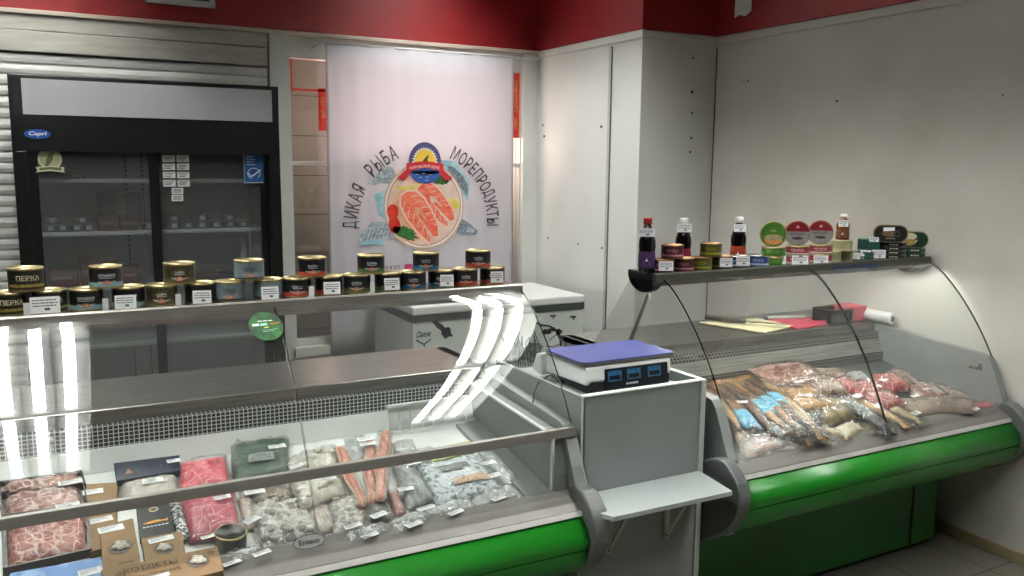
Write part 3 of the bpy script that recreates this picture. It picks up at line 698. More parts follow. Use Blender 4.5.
poly(m, [(405, 264), (412, 264), (414, 270), (404, 270)], MG, .001)
m.build('small_lettering', t); m = MB(); add_text(m, 'рыба и икра оптом', mat('pale_text', '8a7888', .5), lambda x, y: bp(452, 267) + Vector((x, -.001, y)), .018, .26)
m.build('small_lettering', t)
m = MB(); m.tube([(1.44, BY + .005, 2.278), (2.93, BY + .005, 2.278)], .008, WHITEP); m.build('hanging_rod', t)
m = MB(); m.tube([(1.47, BY + .005, 2.28), (1.45, YW - .03, 2.31)], .004, WHITEP); m.tube([(1.485, BY + .005, 2.28), (1.43, BY + .01, 2.24)], .0035, mat('string', 'c9b48a', .6)); m.build('hanging_hook', t)

# ------------------------------------------------------------------ black display fridge
t = thing('display_fridge', 'tall black glass door display fridge with pale header panel, against the back wall', 'fridge', (0, 0, 0))
fx0, fx1, fy, fb = -.066, 1.103, 4.45, 5.01
IN = mat('fridge_inner', 'c9cccb', .5, scale=5)
m = MB(); m.box(fx0, fx0 + .045, fy + .02, fb, .06, 1.972, BLACK); m.box(fx1 - .045, fx1, fy + .02, fb, .06, 1.972, BLACK); m.box(fx0, fx1, fb - .03, fb, .06, 1.972, BLACK)
m.box(fx0, fx1, fy + .02, fb, 1.70, 1.972, BLACK); m.box(fx0, fx1, fy + .02, fb, 0, .30, BLACK); m.build('cabinet', t, bevel=.004)
m = MB(); m.box(fx0 + .046, fx1 - .046, fb - .04, fb - .031, .30, 1.70, IN); m.box(fx0 + .046, fx0 + .05, fy + .05, fb - .04, .3, 1.7, IN); m.box(fx1 - .05, fx1 - .046, fy + .05, fb - .04, .3, 1.7, IN); m.build('liner', t)
m = MB(); m.box(fx0, fx1, fy, fy + .02, 1.64, 1.972, BLACK); m.box(fx0, fx0 + .05, fy, fy + .02, .25, 1.64, BLACK); m.box(fx1 - .05, fx1, fy, fy + .02, .25, 1.64, BLACK); m.box(fx0, fx1, fy, fy + .02, .05, .25, BLACK); m.build('front_frame', t, bevel=.003)
MB().box(-.018, 1.068, fy - .006, fy, 1.80, 1.955, mat('header_grey', 'bcbdc1', .35, col2='b3b4b8', scale=3)).build('header_panel', t)
for nm, a, b, yy_ in (('door', fx0 + .05, .53, fy + .022), ('door', .492, fx1 - .05, fy + .045)):
    m = MB(); dz0, dz1 = .26, 1.66
    for q4 in ((a, a + .042, dz0, dz1), (b - .042, b, dz0, dz1), (a + .042, b - .042, dz1 - .02, dz1), (a + .042, b - .042, dz0, dz0 + .05)): m.box(q4[0], q4[1], yy_, yy_ + .02, q4[2], q4[3], BLACK)
    dd = m.build(nm, t)
    MB().box(a + .04, b - .04, yy_ + .008, yy_ + .013, dz0 + .04, dz1 - .015, GLASSF).build('pane', dd)
SHW = mat('shelf_white', 'b9bcba', .4)
for z in (1.512, 1.265, 1.0, .72, .45):
    m = MB(); m.box(fx0 + .055, fx1 - .055, 4.56, 4.96, z - .008, z, SHW); m.box(fx0 + .055, fx1 - .055, 4.55, 4.562, z - .014, z + .004, WHITEP); m.build('shelf', t)
for x in (.50, .42): 
    m = MB(); m.box(x, x + .014, 4.955, 4.968, .3, 1.68, SHW)
    for k in range(56): m.box(x + .004, x + .010, 4.953, 4.955, .32 + k * .024, .332 + k * .024, BLACKP)
    m.build('shelf_upright', t)
m = MB(); P = onp(37.5, 134, y=fy); f = lambda x, y, h=0: Vector((P.x + x, fy - .002 - h, P.z + y)); disc(m, f, .052, .021, mat('oval_blue', '1f4fa0', .4)); add_text(m, 'Capri', PAPER, lambda x, y: f(x + y * .25, y, .001), .022, .07); o = m.build('maker_badge', t); o['label'] = 'blue oval maker badge'
# fridge stickers
GY = fy + .0205
m = MB(); P = onp(50, 161, y=GY); f = lambda x, y, h=0: Vector((P.x + x, GY - .0005 - h, P.z + y)); SC_ = mat('sticker_cream', 'd5d6b4', .5); OL = mat('sticker_olive', '5f6840', .6)
disc(m, f, .048, .046, SC_, 0, 0, .008); disc(m, f, .040, .038, mat('sticker_cream2', 'bcbf9c', .5), .0006, 0, .008)
m.add([f(x, y, .0012) for x, y in ((-.022, -.026), (-.016, -.002), (-.012, .018), (.0, .034), (.012, .036), (.024, .03), (.013, .026), (.012, .008), (.004, -.008), (-.008, -.022), (-.014, -.03))], [tuple(range(11))], OL)
m.add([f(x, y, .0015) for x, y in ((-.06, -.028), (0, -.022), (.058, -.028), (.052, -.038), (.058, -.052), (0, -.044), (-.06, -.052), (-.052, -.04))], [tuple(range(8))], SC_)
m.add([f(x, y, .0018) for x, y in ((-.044, -.031), (0, -.026), (.044, -.031), (.044, -.043), (0, -.038), (-.044, -.043))], [tuple(range(6))], OL)
o = m.build('bird_sticker', t); o['label'] = 'cream round sticker with ribbon on the left door'
m = MB(); GY2 = fy + .042; P0 = onp(243, 152.5, y=GY2); P1 = onp(264, 183, y=GY2); cx = (P0.x + P1.x) / 2; cz = (P0.z + P1.z) / 2
m.box(P0.x, P1.x, GY2, GY2 + .002, P1.z, P0.z, mat('eco_blue', '1c5796', .5)); m.box(P0.x, P1.x, GY2 - .0005, GY2, P1.z, P1.z + .004, PAPER); m.box(P0.x, P0.x + .003, GY2 - .0005, GY2, P1.z, P0.z, PAPER)
f = lambda x, y, h=0: Vector((cx + x, GY2 - .001 - h, cz + y))
ring = []
for k in range(25): a = math.radians(-50 + 300 * k / 24); ring.append((.032 * math.cos(a), -.028 + .028 * math.sin(a)))
for a, b in zip(ring[:-1], ring[1:]): m.add([f(*a), f(*b), f(b[0] * .88, -.028 + (b[1] + .028) * .88), f(a[0] * .88, -.028 + (a[1] + .028) * .88)], [(0, 1, 2, 3)], PAPER)
m.add([f(x, y, .001) for x, y in ((-.026, -.02), (-.014, -.04), (.0, -.032), (.034, -.005), (.036, -.012), (.0, -.04), (-.014, -.047), (-.028, -.028))], [tuple(range(8))], PAPER)
for k in range(4): m.box(cx - .036, cx + .01 - .008 * (k % 2), GY2 - .001, GY2, cz + .014 + k * .013, cz + .018 + k * .013, mat('eco_text', 'b5cde2', .5))
o = m.build('eco_sticker', t); o['label'] = 'blue and white certification sticker on the right door'
for (a, b) in [(c_, r_) for r_ in range(4) for c_ in range(2)]:
    P = onp(168.5 + 14.3 * a + .3 * b, 158.7 + 8.2 * b, y=GY2); m = MB(); m.box(P.x - .028, P.x + .028, GY2 - .001, GY2, P.z - .0155, P.z + .0155, PAPER)
    for k in range(3): m.box(P.x - .022, P.x + .02 - .006 * k, GY2 - .0015, GY2 - .001, P.z + .006 - k * .007, P.z + .009 - k * .007, INK)
    m.build('paper_note', t)
for k in range(2):
    P = onp(177.5, 191 + 7 * k, y=GY2); m = MB(); m.box(P.x - .026, P.x + .026, GY2 - .001, GY2, P.z - .0145, P.z + .0145, PAPER)
    for j in range(3): m.box(P.x - .02, P.x + .018, GY2 - .0015, GY2 - .001, P.z + .005 - j * .006, P.z + .008 - j * .006, INK)
    m.build('paper_note', t)

# fridge contents
TG = mat('tin_grey', '6a6c6c', .4, .3); MR = mat('maroon_pack', '5c1c26', .5, col2='4a1620', scale=30)
def tin_proto(label):
    t = thing('food_tin', label, 'tin'); m = MB(); m.lathe([(0, 0), (.036, 0), (.037, .003), (.036, .006), (.036, .03), (.037, .034), (.034, .036), (0, .034)], TG, 18); m.build('body', t)
    m = MB(); m.box(-.012, .012, -.0375, -.035, .008, .028, SHW); m.build('label', t); return t
rows = [(50, 0, 'left'), (62, 0, 'left'), (76, 0, 'left'), (88, 0, 'left'), (52, 1, 'left'), (82, 1, 'left'), (148, 0, 'left'), (173, 0, 'right'), (187, 0, 'right'), (201, 0, 'right'), (215, 0, 'right'), (229, 0, 'right'), (242, 0, 'right'), (173, 1, 'right'), (201, 1, 'right'), (229, 1, 'right')]
tp = None; zsh = 1.265
for px, lv, side in rows:
    if tp is None: tp = tin_proto(''); o = tp
    else: o = copy_tree(tp)
    P = onp(px, 215, y=4.66); o.location = (P.x, 4.66, zsh + lv * .0365); o['group'] = 'grey tins on the middle fridge shelf'
    same = sorted(q_[0] for q_ in rows if q_[1] == lv and q_[2] == side); k = same.index(px)
    o['label'] = 'small grey tin, %s from the left %s, behind the %s fridge door' % (('first', 'second', 'third', 'fourth', 'fifth', 'sixth')[k], 'stacked second high' if lv else 'in the lower row', side)
bxs = [(97, 118, 207, 224, 'maroon carton pair half behind the big brown box on the middle fridge shelf', 1.265), (119, 139, 207, 224, 'maroon carton beside the fridge door post on the middle shelf', 1.265),
       (44, 76, 286, 268, 'maroon carton at the far left end of the lower fridge shelf', 1.0), (77, 116, 286, 268, 'maroon carton second from the left on the lower fridge shelf', 1.0), (118, 138, 286, 275, 'small maroon carton next to the fridge door post on the lower shelf', 1.0)]
m = MB(); P0 = onp(98, 200, y=4.85); P1 = onp(139, 200, y=4.85); m.rbox(P0.x, P1.x, 4.80, 4.92, 1.265, 1.44, .006, mat('brown_carton', '5a4a46', .6, col2='4c3e3b', scale=14)); m.box(P0.x + .08, P0.x + .12, 4.797, 4.80, 1.265, 1.44, mat('carton_tape', '7a6a5c', .3)); tag(m.build('carton_box'), 'tall brown carton standing on the middle shelf behind left fridge door', 'box')
for a, b, c_, d_2, lb, z in bxs:
    P0 = onp(a, 215, y=4.62); P1 = onp(b, 215, y=4.62); t2 = thing('maroon_carton', lb, 'box', ((P0.x + P1.x) / 2, 4.68, z), 0, 'maroon cartons in the fridge')
    hw = (P1.x - P0.x) / 2 - .002; hh = .085 if z < 1.2 else .07
    if z < 1.2 and 'second' in lb: hh = .125
    m = MB(); m.rbox(-hw, hw, -.06, .1, 0, hh, .005, MR); m.build('carton', t2); m = MB(); m.box(-hw * .8, hw * .5, -.0615, -.06, hh * .45, hh * .62, mat('maroon_print', '8a5a60', .5)); m.build('printed_band', t2)
m = MB(); P = onp(77, 173, y=4.64); m.rbox(P.x - .03, P.x + .03, 4.61, 4.69, 1.512, 1.55, .004, mat('red_pack', '7d1822', .5)); m.box(P.x - .02, P.x + .02, 4.608, 4.61, 1.525, 1.538, mat('red_pack_print', 'a04850', .5)); tag(m.build('red_pack'), 'small red pack alone on the top fridge shelf', 'pack')
m = MB(); P = onp(244, 250, y=4.64); prf = []
for k in range(12): r0 = .034 - .0019 * k; prf += [(r0, .018 * k), (r0 - .002, .018 * k + .014)]
m.lathe([(0, 0)] + prf + [(0, .214)], mat('stack_white', 'c9ccca', .4, col2='9a9d9b', scale=30), 16, (P.x, 4.64, 1.0)); tag(m.build('tapered_stack'), 'pale tapered stack behind the right fridge door', 'cups')  # plain tapered stack of pale rings
m = MB(); P = onp(215, 285, y=4.64); m.rbox(P.x - .13, P.x + .1, 4.6, 4.72, 1.0, 1.03, .01, mat('low_tray', '3a2f2e', .5)); m.rbox(P.x - .11, P.x + .02, 4.61, 4.7, 1.03, 1.045, .01, mat('low_tray_red', '6a2a20', .5, col2='3f201c', scale=30)); tag(m.build('food_tray'), 'dark low tray with reddish food on the lower shelf behind the right fridge door', 'tray')

# ------------------------------------------------------------------ tins and bottles on the counters
def facing(x, y): return -math.atan2(x, y)
def make_can(body, low, textc, word, patch, lid=GOLD, r=.0415, h=.057, lowh=.016, word_w=.05, word_z=.6, word_h=.0085, wave=None):
    t = thing('food_tin', '', 'tin'); m = MB()
    m.lathe([(0, .002, lid), (r - .003, .002, lid), (r, 0, lid), (r + .0008, .002, lid), (r - .0002, .005, lid), (r - .0002, lowh, low), (r - .0002, h - .006, body), (r + .0008, h - .002, lid)], lid, 32); m.build('body', t)
    m = MB(); m.lathe([(r + .0008, h - .002), (r + .0002, h), (r - .003, h), (r - .004, h - .003), (r * .6, h - .003), (r * .58, h - .0022), (0, h - .0022)], lid, 32)
    m.build('lid', t)
    m = MB(); f = wrapf(r + .0006, h * word_z)
    if word: add_text(m, word, textc, f, word_h, word_w)
    if word:
        for k in range(9): 
            x = (-.4 + .1 * k) * word_w; m.add([f(x - .0018, -.0075), f(x + .0018, -.0075), f(x + .0018, -.0062), f(x - .0018, -.0062)], [(0, 1, 2, 3)], textc)
        m.build('label_lettering', t)
    m = MB(); f2 = wrapf(r + .0004, h * .27)
    if wave:
        for k in range(12):
            x = -.045 + .0082 * k; m.add([f2(x - .0042, -.004), f2(x + .0042, -.004), f2(x + .0042, .001 + .002 * (k % 2)), f2(x, .004), f2(x - .0042, .001 + .002 * ((k + 1) % 2))], [(0, 1, 2, 3, 4)], wave)
    if patch:
        for s, mt_, hh in ((1, patch[0], 0), (.55, patch[1], .0003)):
            f3 = wrapf(r + .0006 + hh, h * .27); n = 12
            for a in range(3):
                wx = (.011, .009, .006)[a] * s
            vs = [f3(.0105 * s * math.cos(2 * math.pi * k / n), .0062 * s * math.sin(2 * math.pi * k / n) + (.001 if s < 1 else 0)) for k in range(n)]
            m.add(vs, [tuple(range(n))], mt_)
        f3 = wrapf(r + .0005, h * .27)
        for sg in (-1, 1): m.add([f3(sg * .008, -.003), f3(sg * .022, .002), f3(sg * .024, .004), f3(sg * .008, .003)], [(0, 1, 2, 3)], mat('plate_pale', 'a8aeb0', .5))
    if wave or patch: m.build('label_picture', t)
    return t
def M1(n, c, **k): return mat('tin_' + n, c, .35, **k)
BLK = M1('black', '15171a'); CR = M1('cream_text', 'd8cfae'); WT = M1('white_text', 'd5d8da'); FISH = (M1('salmon', 'a8563f', col2='c98a70', scale=200), M1('salmon2', 'c9a48c', col2='a0614a', scale=200))
PRO = {
 'perch': lambda: make_can(M1('darkolive', '23211a'), M1('darkbrown', '2a2415'), CR, 'ПЕРКА', None, h=.059, word_w=.056, word_h=.012, wave=M1('goldwave', 'b0a050', col2='8a7a35', scale=150)),
 'teal': lambda: make_can(BLK, M1('pale_teal', '7fa0a2'), WT, 'СКУМБРИЯ', FISH, word_w=.042),
 'brown': lambda: make_can(M1('brownlabel', '1e1a14', col2='5a5030', scale=130), M1('bronze', '5c5232'), WT, 'САЙРА', FISH, word_w=.026),
 'blackc': lambda: make_can(BLK, M1('black2', '1d1d1d'), WT, 'САЙРА', FISH, word_w=.026),
 'grey': lambda: make_can(M1('bluegrey', '7f8f93', col2='6f7f85', scale=60), M1('navyband', '2b3340'), M1('dark_text', '2f3a44'), 'ГОРБУША', FISH, word_w=.034, lowh=.009),
 'red': lambda: make_can(BLK, M1('redband', 'a8402f'), WT, 'САЙРА', FISH, word_w=.03),
 'green': lambda: make_can(BLK, M1('greenband', '4f6a3a'), WT, 'САЙРА', FISH, word_w=.03),
 'blue': lambda: make_can(BLK, M1('blueband', '24607e'), WT, 'САЙРА', FISH, word_w=.03),
}
_p = {}
def get(kind):
    if kind in _p: return copy_tree(_p[kind])
    _p[kind] = PRO[kind](); return _p[kind]
ZS = 1.211
LROW = [(8, 'perch', 'black and gold ПЕРКА tin at the left end of the bottom row'), (49, 'perch', 'gold lidded dark tin with a wide white tag, under and right of the stacked ПЕРКА tin'),
 (86, 'teal', 'black tin with pale teal base, untagged, in the bottom row'), (128, 'teal', 'black tin with pale teal base behind a price tag in the bottom row'),
 (162, 'brown', 'brown patterned tin without tag in the bottom row'), (200, 'blackc', 'black salmon tin behind a price tag, between brown and grey tins'),
 (230, 'grey', 'blue-grey tin without tag in the bottom row'), (268, 'grey', 'blue-grey tin behind a price tag in the bottom row'),
 (297, 'red', 'black tin with orange red base, untagged, under the left red tin'), (329, 'red', 'black and red tin behind a price tag, left of the green based tins'),
 (357, 'green', 'black tin with green base, untagged, in the bottom row'), (388, 'green', 'black tin with green base behind a price tag'),
 (413, 'blue', 'black tin with blue base, untagged, in the bottom row'), (441, 'blue', 'black tin with blue base behind a price tag'),
 (465, 'red', 'black and red tin, untagged, second from the right end of the bottom row'), (492, 'red', 'black and red tin with price tag at the right end of the bottom row')]
LTOP = [(25, 'perch', 'black and gold ПЕРКА tin stacked on the bottom row, leftmost of the top tins'), (105, 'teal', 'black and pale teal tin stacked on top of the bottom row'),
 (179, 'brown', 'brown patterned tin stacked on top of the bottom row'), (249, 'grey', 'blue-grey tin stacked on top of the bottom row'), (312, 'red', 'black and red tin stacked on top, left of the printed banner'),
 (371, 'green', 'black and green tin stacked on top of the bottom row'), (426, 'blue', 'black and blue tin stacked on top of the bottom row'), (478, 'red', 'black and red tin stacked on top at the right end')]
for lst, lv in ((LROW, 0), (LTOP, 1)):
    for px, kd, lb in lst:
        o = get(kd); P = onp(px, 290 if lv == 0 else 265, y=2.53); hh = .0595 if kd == 'perch' else .0575
        o.location = (P.x, 2.53, ZS + lv * hh); o.rotation_euler = (0, 0, facing(P.x, 2.53) * .9 + rnd.uniform(-.06, .06) + (.15 if kd == 'perch' else 0))
        o['label'] = lb; o['group'] = 'tins %s on the left counter' % ('in the bottom row' if lv == 0 else 'stacked on top')

def price_tag(px, py, y, w_, h_, label, group, tilt=-.12, z=None):
    P = onp(px, py, y=y); t = thing('price_tag', label, 'price tag', (P.x, y, P.z if z is None else z), facing(P.x, y) * .6 + rnd.uniform(-.12, .12), group)
    m = MB(); n = 3
    m.box(-w_ / 2, w_ / 2, -.0006, .0006, -h_ / 2, h_ / 2, PAPER, Matrix.Rotation(tilt, 4, 'X')); m.build('card', t)
    m = MB(); R_ = Matrix.Rotation(tilt, 4, 'X')
    for k in range(3):
        x = -w_ * .42
        while x < w_ * .36:
            l = rnd.uniform(.04, .12) * w_; m.box(x, min(x + l, w_ * .42), -.0011, -.0006, h_ * (.26 - .17 * k), h_ * (.33 - .17 * k), INK, R_); x += l + w_ * .025
    m.box(-w_ * .02, w_ * .16, -.0011, -.0006, -h_ * .33, -h_ * .18, INK, R_)
    m.build('print', t); return t
for px, py, w_, lb in ((45, 305, .073, 'wide white price tag in front of the dark tin right of the ПЕРКА tin'), (125.5, 302, .056, 'white price tag before the teal based tin of the bottom row'), (202, 297, .052, 'white price tag before the black tin between brown and grey tins'),
   (270, 293, .052, 'white price tag before the second blue-grey tin'), (332, 288, .052, 'white price tag before the black and red tin near the banner edge'), (392, 284, .051, 'white price tag before the green based tin'),
   (447, 280.5, .045, 'white price tag before the blue based tin'), (497, 277, .045, 'white price tag at the right end of the left counter shelf')):
    price_tag(px, py, 2.475, w_ * .93, .036 if px > 60 else .042, lb, 'price tags on the left counter shelf')
# small clear tag clips between tins
m = None
for k, px in enumerate((26, 105, 178, 311, 372)):
    P = onp(px, 300, y=2.48); m = MB(); m.box(-.007, .007, -.001, .001, 0, .034, WHITEP); m.box(-.007, .007, -.001, .02, 0, .002, WHITEP)
    o = m.build('tag_clip', loc=(P.x, 2.475, ZS)); tag(o, 'small white tag clip %s' % ('right of the leftmost bottom tin', 'between the two teal based tins', 'right of the brown tin', 'between the two red based tins', 'beside the green based tin')[k], 'clip', 'white tag clips on the left counter')

# right counter shelf
ZS = 1.216
def bottle(px, y, label, liq, cap, lab, hh=.20, z=1.216, r=.031):
    P = onp(px, 250, y=y); t = thing('sauce_bottle', label, 'bottle', (P.x, y, z), facing(P.x, y))
    k = hh / .2
    pr = [(0, 0), (r * .9, 0), (r, .006 * k), (r, .05 * k), (r * .94, .075 * k), (r, .098 * k), (r * .98, .115 * k), (r * .72, .145 * k), (r * .5, .165 * k), (r * .42, .172 * k), (r * .42, .182 * k), (0, .182 * k)]
    MB().lathe(pr, liq, 24).build('body', t)
    MB().lathe([(r * 1.01, .02 * k), (r * 1.012, .03 * k), (r * 1.012, .052 * k), (r * .955, .075 * k), (r * .95, .079 * k)], lab, 24).build('label', t)
    MB().lathe([(r * .5, .176 * k), (r * .52, .178 * k), (r * .52, .198 * k), (r * .48, .2 * k), (0, .2 * k)], cap, 20).build('cap', t)
    m = MB(); f = wrapf(r * 1.03, .048 * k); m.add([f(-.006, -.004), f(.006, -.004), f(0, .007)], [(0, 1, 2)], PAPER)
    for j in range(2): m.add([f(-.012, -.01 - .005 * j), f(.012, -.01 - .005 * j), f(.012, -.008 - .005 * j), f(-.012, -.008 - .005 * j)], [(0, 1, 2, 3)], mat('label_line', 'b09ab8', .5))
    m.build('emblem', t); return t
SOY = mat('soy_dark', '0f0a0c', .12, coat=.5); WC = mat('cap_white', 'e6e6e2', .4)
bottle(647, 2.53, 'dark sauce bottle with red cap and purple label beside the maroon tins', SOY, mat('cap_red', '9a1a20', .4), mat('purple_label', '4a2a5c', .5, col2='3a2250', scale=80), .200)
bottle(683, 2.60, 'dark sauce bottle with white cap standing behind the maroon tins', SOY, WC, mat('berry_label', '8a1f3c', .5), .190)
bottle(738, 2.60, 'dark bottle with white cap and orange red label behind the blue tins', SOY, WC, mat('orange_label', 'b8502c', .5, col2='a03020', scale=100), .189)
def flat_can(kind):
    K = {'maroon': (M1('maroon', '4c1820', col2='3a1216', scale=90), M1('maroonlow', '5a1c24'), M1('pinktext', 'c98a96'), mat('brass_lid', '7a5a3c', .35, .8)),
         'olive': (M1('olive', '5c5a24', col2='3f4a1c', scale=70), M1('olivelow', '4a4a1e'), M1('limetext', '9aa03c'), mat('brass_lid', '7a5a3c', .35, .8)),
         'bluet': (M1('bluelabel', '224f96', col2='1c3f80', scale=70), M1('bluelow', '4a68a8'), M1('bluetext', 'c3d2e2'), SILVER),
         'lime': (M1('lime', '4f9030', col2='3c7a24', scale=70), M1('limelow', '3a6a22'), M1('limetext2', 'a3c070'), GOLD),
         'redw': (M1('redlab', '96303a', col2='a23a44', scale=60), M1('redlow', 'c9beb6'), M1('redtext', 'efe6e0'), GOLD),
         'pale': (M1('palegreen', 'a9aa82', col2='96986e', scale=70), M1('palelow', 'b5b594'), M1('palet', '7c7d4c'), mat('pale_lid', 'c9c29c', .3, .5))}[kind]
    return K
_fp = {}
def fcan(kind, px, lv, label, y=2.51, r=.041, h=.050, group='tins on the right counter', z=None):
    k = (kind, r, h)
    if k in _fp: o = copy_tree(_fp[k])
    else:
        b, l, tx, lid = flat_can(kind); o = make_can(b, l, tx, 'ИКРА' if kind not in ('pale',) else None, None, lid=lid, r=r, h=h, lowh=.010, word_w=r * 1.1, word_z=.62, word_h=h * .2, wave=tx if kind in ('maroon', 'olive', 'bluet') else None); _fp[k] = o
    P = onp(px, 258, y=y); o.location = (P.x, y, (ZS + lv * (h + .0005)) if z is None else z); o.rotation_euler = (0, 0, facing(P.x, y)); o['label'] = label; o['group'] = group; return o
fcan('maroon', 663, 0, 'dark maroon tin behind a price tag, beside the red capped bottle'); fcan('maroon', 683.5, 0, 'dark maroon tin without tag, left of the olive tins')
fcan('maroon', 672, 1, 'dark maroon tin stacked on the other two maroon tins')
fcan('olive', 701, 0, 'olive green tin without tag in the bottom row'); fcan('olive', 722, 0, 'olive green tin behind a price tag, left of the blue tins'); fcan('olive', 710.5, 1, 'olive green tin stacked on the other olive tins')
fcan('bluet', 739, 0, 'blue labelled tin behind a price tag', h=.046, r=.041); fcan('bluet', 758.5, 0, 'blue labelled tin without tag, beside the green tins', h=.046, r=.041)
fcan('lime', 773, 0, 'lime green tin behind a price tag, bottom of two', r=.047, h=.037); fcan('lime', 773, 1, 'lime green tin stacked under the upright green tin', r=.047, h=.037)
fcan('redw', 797, 0, 'red and white tin behind a tag, bottom of the left red pair', r=.047, h=.037); fcan('redw', 797, 1, 'red and white tin second high in the left red pair', r=.047, h=.037)
fcan('redw', 820, 0, 'red and white tin behind a tag, bottom of the right red pair', r=.047, h=.037); fcan('redw', 820, 1, 'red and white tin second high in the right red pair', r=.047, h=.037)
fcan('pale', 834.5, 0, 'small pale green tin under the pair, left of two', r=.024, h=.045); fcan('pale', 846.5, 0, 'small pale green tin under the pair, right of two', r=.024, h=.045)
fcan('pale', 840.5, 1, 'wide pale green tin carrying the brown sauce bottle', r=.043, h=.044, z=ZS + .0455)
bottle(841.5, 2.51, 'brown sauce bottle with white cap standing on the pale green tin', mat('amber_sauce', '8a5236', .25, col2='6f3f28', scale=30), WC, mat('amber_label', '7a4a30', .5), .106, ZS + .0902, .027)
# tins standing on edge
def upright(px, label, kind):
    y = 2.50; P = onp(px, 235, y=y); r = .0505; t = thing('upright_tin', label, 'tin', (P.x, y, ZS + .0745), facing(P.x, y) + .12, 'round tins standing on edge')
    M_ = Matrix.Translation((0, 0, r)) @ Matrix.Rotation(math.pi / 2, 4, 'X')
    side = M1('lime', '4f9030') if kind == 'g' else M1('redlab', 'a83a40')
    MB().lathe([(0, -.017, GOLD), (r - .003, -.017, GOLD), (r, -.019, GOLD), (r, -.015, GOLD), (r - .001, .013, side), (r, .016, GOLD), (r - .001, .018, GOLD), (r - .004, .0165, GOLD)], side, 36, M=M_).build('body', t)
    f = lambda x, y_, h=0: Vector((x, -.0168 - h, r + y_))
    m = MB()
    if kind == 'g':
        disc(m, f, r - .004, r - .004, mat('lid_green', '557f34', .35, col2='3c6e26', scale=40)); disc(m, f, .036, .012, mat('lid_dish', '8a6a4a', .5, col2='b8b090', scale=160), .0006, .0, -.012); disc(m, f, .036, .024, mat('lid_orange', 'c06a30', .5, col2='d8a060', scale=120), .0004, 0, -.016, a0=190, a1=350)
        add_text(m, 'ИКРА', CR, lambda x, y_: f(x, y_ + .014, .0008), .006, .022)
    else:
        disc(m, f, r - .004, r - .004, mat('lid_silver', '8f8f8a', .35, col2='7f7f7a', scale=40)); disc(m, f, r - .0045, r - .0045, mat('lid_red', '761420', .4), .0004, a0=10, a1=170)
        add_text(m, 'КИЛЬКА', mat('lid_dark', '4a4448', .5), lambda x, y_: f(x, y_ - .002, .0008), .011, .056)
        disc(m, f, .022, .006, mat('lid_fishdark', '3a3436', .5), .0008, .0, -.019); disc(m, f, .006, .006, mat('lid_pink', 'd8a0a0', .5), .0008, 0, .026)
    m.build('printed_lid', t)
upright(773, 'green round tin standing on edge on top of the lime tins', 'g'); upright(797, 'red and silver round tin standing on edge next to the green one', 'r'); upright(820, 'red and silver round tin standing on edge next to the brown sauce bottle', 'r2')
# flat rounded tins
def stad(m, w_, d_, h_, mt, M=None, z=0): m.rbox(-w_ / 2, w_ / 2, -d_ / 2, d_ / 2, z, z + h_, min(w_, d_) / 2 * .92, mt, M, seg=8, smooth=False)
def flat_tin(px, lv, label, c, w_=.112, d_=.07, h_=.0168, y=2.53, up=False, art=None, z0=None, py=250):
    P = onp(px, py, y=y); t = thing('flat_tin', label, 'tin', (P.x, y, (ZS + lv * (h_ + .0008)) if z0 is None else z0), facing(P.x, y) * .9, 'flat rounded tins on the right counter')
    if up: M_ = Matrix.Translation((0, 0, d_ / 2)) @ Matrix.Rotation(math.pi / 2, 4, 'X')
    else: M_ = None
    m = MB(); stad(m, w_, d_, h_ * .84, c, M_, h_ * .08); m.build('body', t)
    m = MB(); stad(m, w_ * 1.02, d_ * 1.03, h_ * .1, SILVER if not up else GOLD, M_, 0); stad(m, w_ * 1.02, d_ * 1.03, h_ * .1, SILVER if not up else GOLD, M_, h_ * .9); m.build('rim', t)
    m = MB()
    if up:
        f = lambda x, y_, h=0: Vector((x, -h_ - .0005 - h, d_ / 2 + y_))
        vs = []; r = d_ / 2 * .93
        for cx, a0 in ((w_ / 2 - d_ / 2, -90), (-(w_ / 2 - d_ / 2), 90)):
            for k in range(13): a = math.radians(a0 + 15 * k); vs.append(f(cx + r * math.cos(a), r * math.sin(a)))
        m.add(vs, [tuple(range(len(vs)))], c)
        if art == 'k':
            disc(m, f, .03, .012, mat('dish_brown', '8a6a50', .5, col2='5a3a2c', scale=150), .0006, -.005, 0); disc(m, f, .013, .013, SILVER, .0008, .025, 0); disc(m, f, .008, .008, BLK, .001, .025, 0)
            add_text(m, 'ШПРОТЫ', CR, lambda x, y_: f(x, y_ - .02, .0008), .007, .034); m.add([f(-.03, .01, .001), f(.015, .014, .001), f(.015, .028, .001), f(-.03, .026, .001)], [(0, 1, 2, 3)], PAPER)
        else:
            disc(m, f, .034, .026, mat('dish_white', 'cfcdb0', .5), .0006, -.012, .004); disc(m, f, .024, .014, mat('dish_gold', 'c0a060', .5, col2='8a7a40', scale=120), .0008, -.01, -.012); disc(m, f, .007, .007, mat('olive_dot', '2f5a30', .5), .001, .02, .006); disc(m, f, .007, .004, mat('tomato', 'c3231b'), .001, .012, .0)
    else:
        for k in range(3): m.box(-w_ * .12 + .012 * k, -w_ * .12 + .009 + .012 * k, -d_ / 2 - .0006, -d_ / 2 + .001, h_ * .35, h_ * .6, CR)
    m.build('print', t)
TE = M1('tealflat', '1f5a50', col2='164840', scale=60); GR_ = M1('greenflat', '14503a', col2='0f4030', scale=60); BK = M1('blackflat', '16191a', col2='202425', scale=60)
flat_tin(859, 0, 'teal flat tin at the bottom, behind two tags', TE, .12); flat_tin(859, 1, 'teal flat tin second high, left of the black stack', TE, .12)
for k in range(4): flat_tin(892, k, 'black flat tin, %s of the black stack' % ('bottom', 'second from the bottom', 'third from the bottom', 'topmost')[k], BK, y=2.51)
for k in range(2): flat_tin(913, k, 'dark green flat tin, %s of the green stack at the wall end' % ('lower', 'upper')[k], GR_, .10, y=2.50, h_=.021)
